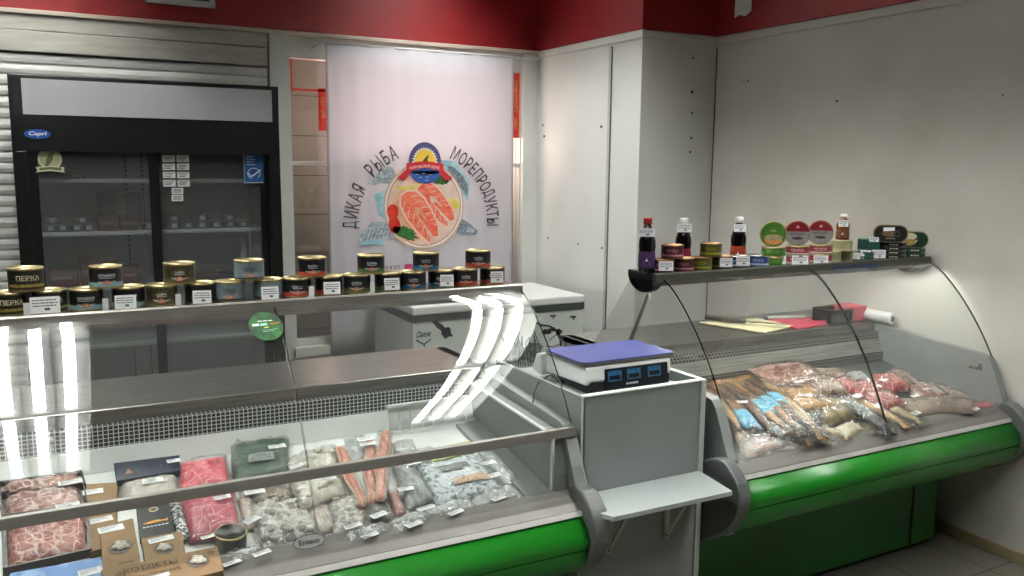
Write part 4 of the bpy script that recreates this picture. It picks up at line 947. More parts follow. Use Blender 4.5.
flat_tin(889, 0, 'black oval tin standing on edge above the black stack', BK, .135, .072, .022, 2.505, True, 'k', ZS + .0715)
flat_tin(911, 0, 'white and green oval tin standing on edge above the green stack', M1('dkgreenlid', '1c3a28'), .125, .068, .022, 2.50, True, 'w', ZS + .0445)
P = onp(869, 239, y=2.56); m = MB(); m.rbox(-.045, .045, -.03, .03, 0, .046, .006, TE); m.box(-.042, -.005, -.0306, -.03, .006, .040, mat('teal_dark', '123a34', .5)); o = m.build('tea_carton', loc=(P.x, 2.56, ZS + .0355)); o.rotation_euler = (0, 0, facing(P.x, 2.56)); tag(o, 'teal carton resting on the teal flat tins', 'box')
for px, py, w_, h_, y, lb in ((666, 266, .053, .034, 2.47, 'before the maroon tin'), (726, 262.5, .047, .033, 2.47, 'before the right olive tin'), (743, 261, .05, .034, 2.47, 'before the left blue tin'), (780, 260, .046, .032, 2.47, 'before the lime tin'),
    (800, 260, .064, .036, 2.47, 'before the left red and white pair'), (821, 259.5, .058, .033, 2.47, 'before the right red and white pair'), (855, 256, .04, .027, 2.49, 'left of two before the teal flat tins'), (865.5, 253.5, .04, .025, 2.49, 'right of two before the teal flat tins'),
    (879, 254, .055, .035, 2.49, 'before the black tin stack'), (874, 239.5, .04, .02, 2.50, 'on the teal carton'), (646.5, 232.5, .062, .03, 2.49, 'on the neck of the red capped bottle'), (684.5, 228, .055, .032, 2.565, 'on the neck of the bottle behind the maroon tins'),
    (740, 228, .05, .03, 2.565, 'on the neck of the bottle behind the blue tins'), (843.5, 223.5, .04, .026, 2.475, 'on the neck of the brown sauce bottle')):
    price_tag(px, py, y, w_, h_, 'white price tag ' + lb, 'price tags on the right counter shelf', tilt=-.1)

# ------------------------------------------------------------------ things on the right work deck
ZD = .893
def board(name, label, quad, th, mt, z=ZD):
    P = [onp(a, b, z=z + th) for a, b in quad]; m = MB(); n = len(P)
    m.add([(p.x, p.y, z) for p in P] + [(p.x, p.y, z + th) for p in P], [tuple(range(n - 1, -1, -1)), tuple(range(n, 2 * n))] + [(i, (i + 1) % n, n + (i + 1) % n, n + i) for i in range(n)], mt)
    return tag(m.build(name, bevel=.003), label, 'cutting board', 'cutting boards')
board('cutting_board', 'cream plastic cutting board under the knives on the right work deck', [(699, 322), (765, 332), (795, 325), (757, 318)], .008, mat('board_cream', 'd6cda6', .45, col2='c9c098', scale=12))
board('cutting_board', 'pink red cutting board beside the black device on the right work deck', [(764, 318), (797, 328), (836, 322), (805, 315)], .008, mat('board_red', 'b23a4c', .45, col2='a83446', scale=12))
def knife(label, a, b, z, hm):
    A = onp(*a, z=z); B = onp(*b, z=z); d = (B - A); L_ = d.length; t = thing('kitchen_knife', label, 'knife', A, math.atan2(d.y, d.x), 'knives on the cream cutting board')
    m = MB(); m.rbox(0, L_ * .38, -.012, .012, 0, .018, .008, hm); m.build('handle', t, bevel=.003)
    m = MB(); m.add([(L_ * .38, -.012, .008), (L_ * .9, -.014, .008), (L_, .006, .008), (L_ * .95, .010, .008), (L_ * .38, .012, .008), (L_ * .38, -.012, .0105), (L_ * .9, -.014, .009), (L_, .006, .009), (L_ * .95, .01, .0105), (L_ * .38, .012, .0105)], [(4, 3, 2, 1, 0), (5, 6, 7, 8, 9)] + [(i, (i + 1) % 5, 5 + (i + 1) % 5, 5 + i) for i in range(5)], SILVER); m.build('blade', t)
knife('knife with thick brown black handle lying across the cream board', (705, 319), (760, 325), .905, mat('knife_handle', '3a2a22', .4, col2='241a16', scale=30))
knife('slimmer knife lying along the edge of the cream board', (722, 321), (786, 326.5), .908, mat('knife_handle2', '4a4540', .4))
t = thing('bag_sealer', 'black framed device with pink red body at the wall end of the right work deck', 'device', (0, 0, 0))
m = MB(); a = onp(812, 322, z=ZD); b = onp(846, 322, z=ZD)
x0_, x1_, y0_, y1_ = 3.13, 3.385, 2.73, 2.85
m.box(3.26, 3.405, 2.735, 2.84, ZD, ZD + .07, mat('device_pink', 'b8525c', .4, col2='ae4853', scale=10)); m.build('body', t, bevel=.004)
m = MB()
for q4 in ((3.14, 3.29, ZD, ZD + .012), (3.14, 3.29, ZD + .05, ZD + .065), (3.14, 3.155, ZD, ZD + .065), (3.275, 3.29, ZD, ZD + .065)): m.box(q4[0], q4[1], 2.715, 2.735, q4[2], q4[3], BLACKP)
m.box(3.155, 3.275, 2.725, 2.733, ZD + .012, ZD + .05, DGREYP); m.box(3.14, 3.16, 2.735, 2.82, ZD + .05, ZD + .065, BLACKP); m.box(3.14, 3.26, 2.80, 2.82, ZD, ZD + .07, BLACKP); m.build('clamp_frame', t)
m = MB(); a = Vector((3.05, 2.93, ZD + .02)); m.tube([(2.96, 2.93, ZD + .012), (3.22, 2.86, ZD + .012)], .011, mat('grey_rod', 'aaa9a4', .4)); m.tube([(2.955, 2.931, ZD + .012), (2.962, 2.929, ZD + .012)], .0115, DGREYP)
tag(m.build('metal_rod'), 'pale rod lying between the red board and the black device', 'rod')
t = thing('film_roll', 'roll of white wrapping film beside the pink and black device at the wall', 'film roll', (0, 0, 0))
M_ = Matrix.Translation((3.415, 2.60, .920)) @ Matrix.Rotation(math.radians(-90), 4, 'X') @ Matrix.Rotation(math.radians(0), 4, 'Y')
MB().lathe([(.012, 0), (.027, 0), (.028, .002), (.028, .26), (.012, .262)], mat('film_white', 'd6d8d4', .3), 20, M=M_).build('film', t); MB().lathe([(.006, -.002), (.0125, -.002), (.0125, .004), (.006, .004)], DGREYP, 16, M=M_).build('core', t)

# ------------------------------------------------------------------ goods in the wells
def slope(px, py, h=0.0):
    """meets the sloping tray: z = .622 + .183 (y - 2.08) + h"""
    d = FW * F + RT * (px - 512) + UP * (288 - py)
    k = .183; t = (.622 + h - k * 2.08 - CAM.z) / (d.z - k * d.y); return CAM + d * t
NRM = Vector((0, -.18, .984))
def fbm(v, s): return noise.noise(v * s) + .5 * noise.noise(v * s * 2.1)
def pillow(m, Q, h, base, mt, nu=14, nv=10, amp=.25, fs=40, pw=3, edge=0.0, seed=0, mats=None):
    """soft pack over the quad Q (TL,TR,BR,BL): swollen top, flat bottom, thin sealed edge"""
    off = Vector((seed * 3.1, seed * 1.7, seed)); top = []; bot = []
    for j in range(nv + 1):
        for i in range(nu + 1):
            u = i / nu; v = j / nv; p = (Q[0] * (1 - u) + Q[1] * u) * (1 - v) + (Q[3] * (1 - u) + Q[2] * u) * v
            e = (1 - abs(2 * u - 1) ** pw) * (1 - abs(2 * v - 1) ** pw)
            hh = h * (e ** .5) * (1 + amp * fbm(p + off, fs)) if e > 0 else 0
            if e <= 0.001: p = p + (Q[1] - Q[0]) * .012 * noise.noise(p * 60 + off) + (Q[3] - Q[0]) * .012 * noise.noise(p * 50 - off)
            top.append(p + NRM * (base + .0006 + max(hh, 0) + edge * 0)); bot.append(p + NRM * base)
    W = nu + 1; N_ = W * (nv + 1); fs_ = []
    for j in range(nv):
        for i in range(nu): a = j * W + i; fs_ += [(a, a + W, a + W + 1, a + 1), (N_ + a, N_ + a + 1, N_ + a + W + 1, N_ + a + W)]
    rim = [i for i in range(W)] + [j * W + nu for j in range(1, nv + 1)] + [nv * W + i for i in range(nu - 1, -1, -1)] + [j * W for j in range(nv - 1, 0, -1)]
    fs_ += [(rim[k], rim[(k + 1) % len(rim)], N_ + rim[(k + 1) % len(rim)], N_ + rim[k]) for k in range(len(rim))]
    m.add(top + bot, fs_, mt, True)
def shrink(Q, k):
    c = (Q[0] + Q[1] + Q[2] + Q[3]) / 4; return [c + (q_ - c) * k for q_ in Q]
def sticky(parent, px, py, w_, h_, lift, name='price_label', rot=0):
    """small printed label lying on a pack"""
    P = slope(px, py, lift); m = MB(); ux = Vector((math.cos(rot), math.sin(rot), 0)); uy = NRM.cross(ux).normalized(); n = NRM
    f = lambda x, y, h=0: P - parent.location + ux * x + uy * y + n * (.001 + h + .012 * abs(x) * 0)
    m.add([f(-w_ / 2, -h_ / 2), f(w_ / 2, -h_ / 2), f(w_ / 2, h_ / 2), f(-w_ / 2, h_ / 2), f(-w_ / 2, -h_ / 2, .0006), f(w_ / 2, -h_ / 2, .0006), f(w_ / 2, h_ / 2, .0006), f(-w_ / 2, h_ / 2, .0006)], [(3, 2, 1, 0), (4, 5, 6, 7), (0, 1, 5, 4), (1, 2, 6, 5), (2, 3, 7, 6), (3, 0, 4, 7)], PAPER)
    for k in range(3):
        x0_ = -w_ * .42; x1_ = w_ * rnd.uniform(.15, .42) if k < 2 else -w_ * .05
        m.add([f(x0_, h_ * (.28 - .25 * k), .001), f(x1_, h_ * (.28 - .25 * k), .001), f(x1_, h_ * (.36 - .25 * k), .001), f(x0_, h_ * (.36 - .25 * k), .001)], [(0, 1, 2, 3)], INK)
    m.build(name, parent)
_seed = [0]
def pack(name, label, cat, quad, h, mt, lift=0, tags=(), film=FILM, amp=.3, fs=40, group=None, fill=.9, pw=3, content='contents', nu=14, nv=10, extra=None):
    _seed[0] += 1
    Q = [slope(a, b, lift) for a, b in quad]; c = (Q[0] + Q[1] + Q[2] + Q[3]) / 4; t = thing(name, label, cat, c, 0, group); q0 = shrink([p - c for p in Q], 1.14 if group == RG else 1.06)
    m = MB(); pillow(m, shrink(q0, fill), h * .85, .001, mt, nu, nv, amp, fs, pw, seed=_seed[0]); m.build(content, t)
    if film: m = MB(); pillow(m, q0, h * 1.12, .0, film, nu + 4, nv + 4, .45, 55, pw, seed=_seed[0] + 50); m.build('film', t)
    for g in tags: sticky(t, g[0], g[1], g[2], g[3], lift + h * 1.05 + (g[5] if len(g) > 5 else 0), rot=g[4] if len(g) > 4 else .0)
    t['q'] = 0; del t['q']
    return t, q0, c
def boxpack(name, label, cat, quad, th, mt, lift=0, tags=(), group=None):
    Q = [slope(a, b, lift + th) for a, b in quad]; c = (Q[0] + Q[1] + Q[2] + Q[3]) / 4; t = thing(name, label, cat, c, 0, group); q0 = [p - c for p in Q]
    m = MB(); m.add([p for p in q0] + [p - NRM * th for p in q0], [(3, 2, 1, 0), (4, 5, 6, 7)] + [(i, (i + 1) % 4, 4 + (i + 1) % 4, 4 + i) for i in range(4)], mt); m.build('box', t, bevel=.0015)
    for g in tags: sticky(t, g[0], g[1], g[2], g[3], lift + th, rot=g[4] if len(g) > 4 else .0)
    return t, q0, c
def onbox(Q, u, v, h=0): return (Q[0] * (1 - u) + Q[1] * u) * (1 - v) + (Q[3] * (1 - u) + Q[2] * u) * v + NRM * h
def uvfn(Q, u, v, h=.0015):
    ux = (Q[1] - Q[0]).normalized(); uy = (Q[0] - Q[3]).normalized(); p = onbox(Q, u, v); return lambda x, y, hh=0: p + ux * x + uy * y + NRM * (h + hh)

MINCE = mat_cells('mince_meat', '7a3e38', 'b08478', 'd2b4a6', 26, .10, bump=.5); MINCE2 = mat_cells('mince_meat_red', '7a2f2a', 'b06a5c', 'd6b2a2', 34, .10, bump=.5)
PINK = mat_cells('pink_fillet', 'c22f45', 'e0566a', 'f0a8ae', 22, .035); PINK2 = mat_cells('dusty_pink_fillet', 'a83a4e', 'b95468', 'dba0a6', 20, .035)
KRAFT = mat('kraft_card', '8f7250', .7, col2='84684a', scale=40); KP = mat('kraft_print', '2f2418', .7); KP2 = mat('kraft_print_light', '6a5236', .7)
SCAL = mat('scallop_white', 'e0dcd0', .35, col2='bdb7aa', scale=30, bump=.4); SHR = mat_cells('grey_shrimp', '8f8c86', 'c2beb6', 'dedad2', 34, .08)
PACKG = 'packs in the left counter'; RG = 'smoked fish packs in the right counter'
# meat trays
def tray(label, quad, h, mt, lift, tags):
    t, q0, c = pack('meat_tray', label, 'meat pack', quad, h, mt, lift, tags, amp=.5, fs=60, group='meat trays in the left counter', content='meat', pw=6)
    m = MB(); Qo = shrink(q0, 1.0); Qi = shrink(q0, .965)
    m.add([p + NRM * (h * .8) for p in Qo] + [p + NRM * (h * .8) for p in Qi] + [p + NRM * 0 for p in Qi] + [p for p in Qo], [(i, (i + 1) % 4, 4 + (i + 1) % 4, 4 + i) for i in range(4)] + [(4 + i, 4 + (i + 1) % 4, 8 + (i + 1) % 4, 8 + i) for i in range(4)] + [(i, 12 + i, 12 + (i + 1) % 4, (i + 1) % 4) for i in range(4)], mat('tray_brown', '2e201e', .3)); m.build('tray', t)
tray('brown tray of pale pink meat under film, behind the larger meat trays at the left', [(2, 487), (80, 476), (84, 489), (3, 499)], .022, MINCE, .012, [(70.5, 482.5, .058, .022, .1)])
tray('brown tray of mottled pink meat with a tag, in the middle of three meat trays', [(3, 499), (82, 489), (87, 513), (4, 523)], .026, MINCE, .006, [(68, 506, .056, .027, .1)])
tray('large tray of red and pink minced meat nearest the front glass', [(4, 524), (87, 512), (90, 556), (6, 575)], .03, MINCE2, .004, [])
t, q0, c = boxpack('blue_box', 'blue and white fish box with price tag at the front glass under the meat trays', 'box', [(10, 573), (101, 557), (104, 580), (12, 597)], .02, mat('box_blue', '3f74b4', .4, col2='8fb4dc', scale=16, contrast=(.5, .7)), .01, [(90, 572, .05, .026, .1)])
def win_card(name, label, quad, th, lift, tags, wins, words=()):
    t, Q, c = boxpack(name, label, 'kraft box', quad, th, KRAFT, lift, tags, 'kraft card boxes in the left counter')
    for (u, v, r) in wins:
        f = uvfn(Q, u, v, .001); m = MB(); disc(m, f, r * 1.08, r * 1.08, KP2); disc(m, f, r, r, mat('window_dark', '5c5148', .4), .0005); m.build('round_window', t)
        m = MB()
        for k in range(7):
            a = k * 2.4; rr = r * .55 * math.sqrt(k / 7) + .001; p = f(rr * math.cos(a), rr * math.sin(a), .002)
            vs = []; 
            for jj in range(3):
                for ii in range(8): el = jj / 2 * math.pi / 2; az = ii * math.pi / 4; vs.append(p + Vector((r * .34 * math.cos(el) * math.cos(az), r * .26 * math.cos(el) * math.sin(az), r * .3 * math.sin(el))))
            m.add(vs, [(j * 8 + i, j * 8 + (i + 1) % 8, (j + 1) * 8 + (i + 1) % 8, (j + 1) * 8 + i) for j in range(2) for i in range(8)], SCAL, True)
        m.build('dumplings', t)
    m = MB()
    for (txt, u, v, hh, ww) in words: f = uvfn(Q, u, v, .0016); add_text(m, txt, KP, lambda x, y: f(x, y), hh, ww)
    if words: m.build('lettering', t)
    return t, Q
win_card('kraft_box', 'kraft card box with several white tags stacked on it, right of the meat trays', [(86, 484), (118, 482), (115, 545), (90, 552)], .02, .002, [(93, 492, .05, .025), (97, 506, .055, .024), (101, 520, .055, .024, .1)], [])
win_card('kraft_box', 'kraft card box with a round window of pale dumplings and a tag at its top', [(99, 526), (133, 518), (141, 563), (104, 572)], .022, .022, [(111, 529, .058, .026, .12)], [(.52, .58, .026)], [('Пелм', .62, .92, .009, .03)])
win_card('kraft_box', 'small kraft box with a round window, behind the КОТЛЕТЫ box', [(141, 538), (182, 531), (186, 556), (145, 562)], .022, .02, [(161, 539.5, .058, .02, .1)], [(.5, .6, .022)])
t, Q = win_card('kraft_box', 'long kraft box printed КОТЛЕТЫ with a round window, at the front glass', [(101, 570), (217, 546), (224, 570), (108, 598)], .024, .03, [(150, 579, .085, .014, .16)], [(.80, .45, .024)], [('КОТЛЕТЫ', .40, .26, .020, .115), ('КЛАССИЧЕСКИЕ', .44, .54, .011, .10)])
m = MB(); f = uvfn(Q, .93, .22, .0015); disc(m, f, .009, .009, KP2); f = uvfn(Q, .14, .35, .0015); disc(m, f, .012, .012, KP2); m.build('round_emblem', t)
# navy box with clear tray
t, q0, c = pack('navy_pack', 'dark navy card pack with clear lower window beside the pink fillets', 'fish pack', [(116, 471), (178, 463), (179, 500), (122, 506)], .018, mat('pale_fish_in_tray', 'a8a096', .4, col2='c9c3ba', scale=30), .012, [(153, 481, .055, .024, .05)])
m = MB(); m.add([onbox(q0, u, v, .0225) for u, v in ((0, 0), (1, 0), (1, .42), (0, .5))] + [onbox(q0, u, v, .003) for u, v in ((0, 0), (1, 0), (1, .42), (0, .5))], [(3, 2, 1, 0), (4, 5, 6, 7)] + [(i, (i + 1) % 4, 4 + (i + 1) % 4, 4 + i) for i in range(4)], mat('navy_card', '182238', .35)); m.add([onbox(q0, u, v, .0235) for u, v in ((.14, .36), (.2, .2), (.26, .34))], [(0, 1, 2)], mat('copper_mark', 'a8705a', .5)); m.build('card_sleeve', t, bevel=.001)
t, Q, c = boxpack('black_box', 'black card box with a golden fish mark, in front of the navy pack', 'fish pack', [(136, 506), (169, 500), (173, 533), (140, 538)], .02, mat('box_black', '1a1d20', .35), .014)
m = MB(); f = uvfn(Q, .5, .22, .001); disc(m, f, .012, .012, mat('badge_pale', 'b8a88c', .5)); disc(m, f, .007, .007, KP2, .0006)
f = uvfn(Q, .5, .6, .001); m.add([f(x, y) for x, y in ((-.03, 0), (-.01, .006), (.005, .008), (.02, .003), (.032, .008), (.03, -.004), (.018, -.001), (.0, -.004), (-.02, -.004))], [tuple(range(9))], mat('gold_fish', 'd08a2c', .5, col2='e8b050', scale=80))
for k in range(7): m.add([f(-.03 + .009 * k, -.02), f(-.0235 + .009 * k, -.02), f(-.0235 + .009 * k, -.0165), f(-.03 + .009 * k, -.0165)], [(0, 1, 2, 3)], PAPER)
m.build('print', t)
pack('patterned_bag', 'black and white patterned bag wedged between black box and pink fillets', 'bag', [(166, 505), (180, 502), (192, 540), (178, 546)], .02, mat('pattern_bw', '2f3434', .5, col2='c9ccca', scale=90, contrast=(.48, .54)), .008, [(166, 503, .045, .018, .1)])
# pink fillets
t, q0, c = pack('pink_fillet_pack', 'bright pink vacuum pack of fillets beside the green block', 'fish pack', [(178, 464), (226, 456), (232, 488), (179, 494)], .026, PINK, .018, [(173.5, 461, .035, .018, .1)], amp=.5, fs=28, content='fillets', group='pink fillet packs in the left counter')
t, q0, c = pack('pink_fillet_pack', 'duller pink vacuum pack of fillets with tags, in front of the bright pink pack', 'fish pack', [(179, 499), (234, 490), (243, 536), (190, 544)], .026, PINK2, .012, [(222, 497.5, .045, .018, .1), (208, 537, .035, .014, .25), (231, 532, .05, .012, .15)], amp=.5, fs=28, content='fillets', group='pink fillet packs in the left counter')
# tin with gold rim
P = slope(231, 548, .0); t = thing('fish_tin', 'dark round tin with gold rim below the pink fillets', 'tin', (P.x, P.y, P.z + .004)); t.rotation_euler = (math.radians(10), 0, 0)
MB().lathe([(0, 0), (.036, 0), (.038, .004), (.038, .036), (.0385, .038)], mat('tin_greyside', '5f6462', .4, col2='4a4f4d', scale=60), 28).build('body', t)
MB().lathe([(.0385, .038), (.0395, .041), (.036, .043), (.034, .040), (0, .040)], mat('tin_darklid', '1e1e1c', .3), 28).build('lid', t); MB().lathe([(.0395, .0395), (.0398, .0425), (.0365, .0445), (.0362, .042)], GOLD, 28).build('gold_rim', t)
# green block
t, q0, c = pack('green_block_pack', 'dark green frozen seaweed block pack with grey label, at the back of the left counter', 'pack', [(232, 447), (288, 440), (289, 476), (233, 486)], .026, mat('seaweed_green', '1f3a2a', .5, col2='2f5238', scale=35, bump=.4), .02, [(277, 446.5, .05, .022)], amp=.15, pw=8, fill=.97)
m = MB(); f = uvfn(q0, .5, .62, .031); m.add([f(x, y) for x, y in ((-.038, -.022), (.038, -.022), (.036, .026), (-.034, .024))], [(0, 1, 2, 3)], mat('grey_label', '8f9492', .5))
for k in range(5): m.add([f(-.03, .015 - .007 * k, .0005), f(.028, .015 - .007 * k, .0005), f(.028, .0175 - .007 * k, .0005), f(-.03, .0175 - .007 * k, .0005)], [(0, 1, 2, 3)], INK)
m.build('grey_label', t)
# lumpy bags
def lump_bag(name, label, quad, h, n, r, mt, lift, tags, film=FILM, item='shellfish'):
    t, q0, c = pack(name, label, 'seafood bag', quad, h, mt, lift, tags, film=film, amp=.7, fs=35, group='shellfish bags in the left counter')
    return t, q0
def lumps(t, q0, n, r, mt, h, name='shellfish', sq=.7):
    m = MB()
    for k in range(n):
        u = rnd.uniform(.12, .88); v = rnd.uniform(.12, .88); p = onbox(q0, u, v, h * (1 - (2 * u - 1) ** 2 * .5) * .75); rot = rnd.uniform(0, 3); rr = r * rnd.uniform(.75, 1.2)
        vs = []
        for jj in range(5):
            el = -math.pi / 2 + math.pi * jj / 4
            for ii in range(10): az = ii * math.pi / 5 + rot; vs.append(p + Vector((rr * math.cos(el) * math.cos(az), rr * .85 * math.cos(el) * math.sin(az), rr * sq * math.sin(el))))
        m.add(vs, [(j * 10 + i, j * 10 + (i + 1) % 10, (j + 1) * 10 + (i + 1) % 10, (j + 1) * 10 + i) for j in range(4) for i in range(10)], mt, True)
    o = m.build(name, t); o['kind'] = 'stuff'
t, q0 = lump_bag('shrimp_bag', 'big clear bag of grey white shellfish at the front glass behind the oval sticker', [(243, 506), (300, 499), (325, 536), (262, 556)], .035, 0, 0, SHR, .004, [(252, 520, .05, .02, .6), (262, 553, .045, .016, .3)]); lumps(t, q0, 34, .012, SHR, .035)
t, q0 = lump_bag('scallop_bag', 'clear bag of round white scallops, tallest in the middle of the left counter', [(283, 462), (335, 446), (346, 495), (298, 515)], .034, 0, 0, SCAL, .016, [(331, 478, .028, .018, .1), (297, 466, .05, .018, .5)]); lumps(t, q0, 22, .017, SCAL, .034, 'scallops', .6)
t, q0 = lump_bag('squid_bag', 'clear bag of pale squid pieces in front of the scallops, right of the shellfish bag', [(326, 504), (357, 498), (368, 530), (334, 540)], .03, 0, 0, SHR, .004, [(353, 526, .05, .018, .2)]); lumps(t, q0, 10, .011, SCAL, .03)
pack('brown_pouch', 'brownish pouch with a dark corner, lying behind the shellfish bag under the rail', 'pack', [(246, 492), (285, 485), (300, 500), (256, 506)], .02, mat('pouch_brown', '6a5a50', .5, col2='8f7f72', scale=25), .002, [(255, 492, .055, .02)])
# fillets
def fillet(label, a, b, wd, lift, cat='fish fillet'):
    A = slope(*a, lift); B = slope(*b, lift); c = (A + B) / 2; t = thing('fish_fillet', label, cat, c, 0, 'long pink fillets in the left counter'); ax = (B - A).normalized(); sx = NRM.cross(ax).normalized(); n = 22
    for nm, k, mt, hh in (('flesh', .78, mat('fillet_flesh', 'b8614e', .4, col2='dba58f', scale=20, stretch=(3, 1, 1), bump=.5, bscale=60), .016), ('pale_edge', 1.0, mat('fillet_edge', 'dcc6ae', .4, col2='c9ab90', scale=30, bump=.3), .011)):
        m = MB(); vs = []
        for i in range(n + 1):
            u = i / n; w_ = wd * k * (.72 + .28 * math.sin(math.pi * min(1, u * 1.3)) ) * (1 if .04 < u < .96 else .6); p = (A - c) * (1 - u) + (B - c) * u + sx * .004 * math.sin(u * 9)
            for j in range(9): al = math.pi * j / 8; vs.append(p + sx * w_ * math.cos(al) + NRM * (hh * math.sin(al) ** .7 * (1 + .12 * math.sin(u * 60)) * (1 if .02 < u < .98 else .4)))
            vs.append(p + sx * 0 - NRM * .001)
        fs_ = [(i * 10 + j, i * 10 + (j + 1) % 10, (i + 1) * 10 + (j + 1) % 10, (i + 1) * 10 + j) for i in range(n) for j in range(10)] + [tuple(range(9, -1, -1)), tuple(range(n * 10, n * 10 + 10))]
        m.add(vs, fs_, mt, True); m.build(nm, t)
    m = MB(); Q = [A - c - sx * wd * 1.15 - ax * .01, A - c + sx * wd * 1.15 - ax * .01, B - c + sx * wd * 1.15 + ax * .012, B - c - sx * wd * 1.15 + ax * .012]; pillow(m, Q, .021, 0, FILM, 8, 18, .4, 60, 4, seed=9); m.build('film', t)
    return t
fillet('long pink fillet, leftmost of the three upright fillets', (339, 448), (362, 507), .020, .026); t = fillet('long pink fillet in the middle of three, with a round tag on it', (369, 440), (371, 506), .019, .028)
sticky(t, 366, 439, .055, .022, .055); sticky(t, 368, 444, .05, .018, .05)
fillet('tallest long pink fillet, rightmost of the three upright fillets', (385, 432), (379, 502), .022, .04)
pack('flounder_pack', 'vacuum pack of dark grey fish below the long pink fillets', 'fish pack', [(364, 508), (384, 503), (399, 522), (362, 532)], .026, mat('flounder_grey', '4a4a48', .4, col2='6a6864', scale=40), .01, [(379, 515, .05, .02, .35)])
pack('pink_trout_pack', 'small pink fish pack tucked under the dark grey fish', 'fish pack', [(350, 512), (366, 508), (368, 530), (354, 532)], .02, mat('trout_pink', 'c48a7c', .4, col2='d8aa9c', scale=30), .004)
pack('slim_pink_pack', 'slim reddish pack leaning right of the dark grey fish', 'fish pack', [(386, 492), (396, 490), (407, 515), (396, 520)], .018, mat('slim_red', '9a6a60', .4, col2='b89084', scale=30), .008)
FG = mat('silver_fish', '6f7472', .35, col2='9da3a2', scale=30, stretch=(2, 1, 1), bump=.3)
pack('silver_fish_pack', 'long clear pack of silver grey fish left of the white patterned pack', 'fish pack', [(391, 466), (410, 461), (438, 502), (408, 512)], .026, FG, .012, [(406, 489, .045, .018, -.1), (426, 508, .055, .016, .2)], film=FILM)
t, q0, c = pack('patterned_fish_pack', 'big white patterned fish pack with red lettering near the counter end', 'fish pack', [(416, 466), (478, 454), (505, 492), (438, 508)], .022, mat('pattern_pack', 'c4ced0', .4, col2='5f6f74', scale=75, contrast=(.5, .62)), .016, [(488, 463, .05, .02, .15), (492, 476, .06, .022, .15), (413, 463, .05, .018, .1)], amp=.12, pw=8, fill=.97)
m = MB(); f = uvfn(q0, .62, .06, .024); m.add([f(x, y) for x, y in ((-.062, -.012), (.066, -.012), (.066, .013), (-.062, .012))], [(0, 1, 2, 3)], mat('dark_red_panel', '5c2622', .5)); add_text(m, 'ОКУНЬ МРК', mat('letters_red', 'd8503c', .5), lambda x, y: f(x, y, .001), .022, .118)
for (u, v, wx, hy, col, c2) in ((.46, .36, .05, .016, '3a4644', '55615f'), (.58, .68, .056, .017, '9a7c5c', 'c4a684')):
    f = uvfn(q0, u, v, .026); m.add([f(x, y) for x, y in ((-wx, -hy), (wx, -hy), (wx * .95, hy), (-wx, hy))], [(0, 1, 2, 3)], mat('panel' + col, col, .4, col2=c2, scale=40))
m.build('print', t)
t, q0, c = boxpack('yellow_strip_box', 'pale yellow green box with dark lettering behind the patterned pack', 'box', [(430, 449), (470, 440), (474, 452), (433, 461)], .02, mat('box_yellow', 'b0b472', .5), .02); m = MB(); f = uvfn(q0, .5, .4, .001); add_text(m, 'РЫБНЫЕ КОТЛЕТЫ', KP, lambda x, y: f(x, y), .012, .085); m.build('lettering', t)
pack('white_label_pack', 'white and pale blue pack with a tag, left of the red lettering', 'pack', [(398, 456), (432, 449), (442, 462), (404, 470)], .02, mat('pale_pack', 'aab6ba', .4, col2='d6dcde', scale=25), .004, [(414, 457, .055, .018, .12)])
for k, (qd, lb) in enumerate((([(385, 525), (425, 512), (436, 524), (392, 540)], 'crumpled clear white bag near the shellfish, at the front rim'), ([(424, 512), (470, 500), (480, 513), (430, 526)], 'crumpled clear white bag in front of the patterned pack'), ([(466, 498), (512, 485), (524, 499), (474, 513)], 'crumpled clear white bag at the counter end, at the front rim'), ([(340, 535), (386, 524), (392, 536), (344, 548)], 'crumpled clear white bag right of the oval sticker'))):
    pack('clear_bag', lb, 'bag', qd, .022, mat('ice_white', 'c4cac8', .3, col2='9aa2a0', scale=50, bump=.8), .006, [((qd[0][0] + qd[2][0]) / 2 + 4, (qd[0][1] + qd[2][1]) / 2, .05, .016, .3)], film=FILMW, amp=.9, fs=55, group='crumpled white bags along the front rim')
pack('pale_squid_pack', 'pale pack between the pink fillets and the shellfish bag', 'pack', [(236, 500), (250, 497), (262, 528), (246, 532)], .02, mat('pale_squid', 'c9bdb2', .4, col2='a8988c', scale=30), .004, [], group='loose pale packs')
pack('pale_squid_pack', 'pale pack behind the rail between the pink fillets and the scallops', 'pack', [(288, 478), (300, 474), (306, 494), (290, 498)], .02, mat('pale_squid', 'c9bdb2'), .004, [], group='loose pale packs')
pack('pale_squid_pack', 'pale pack between the shellfish bag and the squid bag, above the oval sticker', 'pack', [(302, 506), (326, 500), (338, 530), (314, 538)], .016, mat('pale_squid', 'c9bdb2'), .002, [], group='loose pale packs')
pack('grey_fish_steaks', 'grey pack of fish steaks under the rail, left of the scallops', 'fish pack', [(236, 482), (262, 476), (268, 496), (240, 502)], .014, mat('steak_grey', '8e8880', .4, col2='b4aca2', scale=30), .002, [])
pack('frosted_pack', 'frosted clear pack at the back behind the three long fillets', 'pack', [(344, 440), (364, 436), (372, 462), (350, 466)], .014, mat('frost', 'bfc4c2', .4, col2='9ea4a2', scale=30), .004, [], film=FILMW)
pack('frosted_pack', 'frosted clear pack standing at the back right, behind the silver grey fish', 'pack', [(392, 444), (412, 440), (420, 458), (396, 464)], .014, mat('frost', 'bfc4c2'), .004, [(402, 449, .04, .016, .1)], film=FILMW)
pack('frosted_pack', 'frosted clear pack at the far right, beside the patterned pack', 'pack', [(478, 452), (492, 450), (520, 482), (506, 488)], .014, mat('frost', 'bfc4c2'), .004, [], film=FILMW)
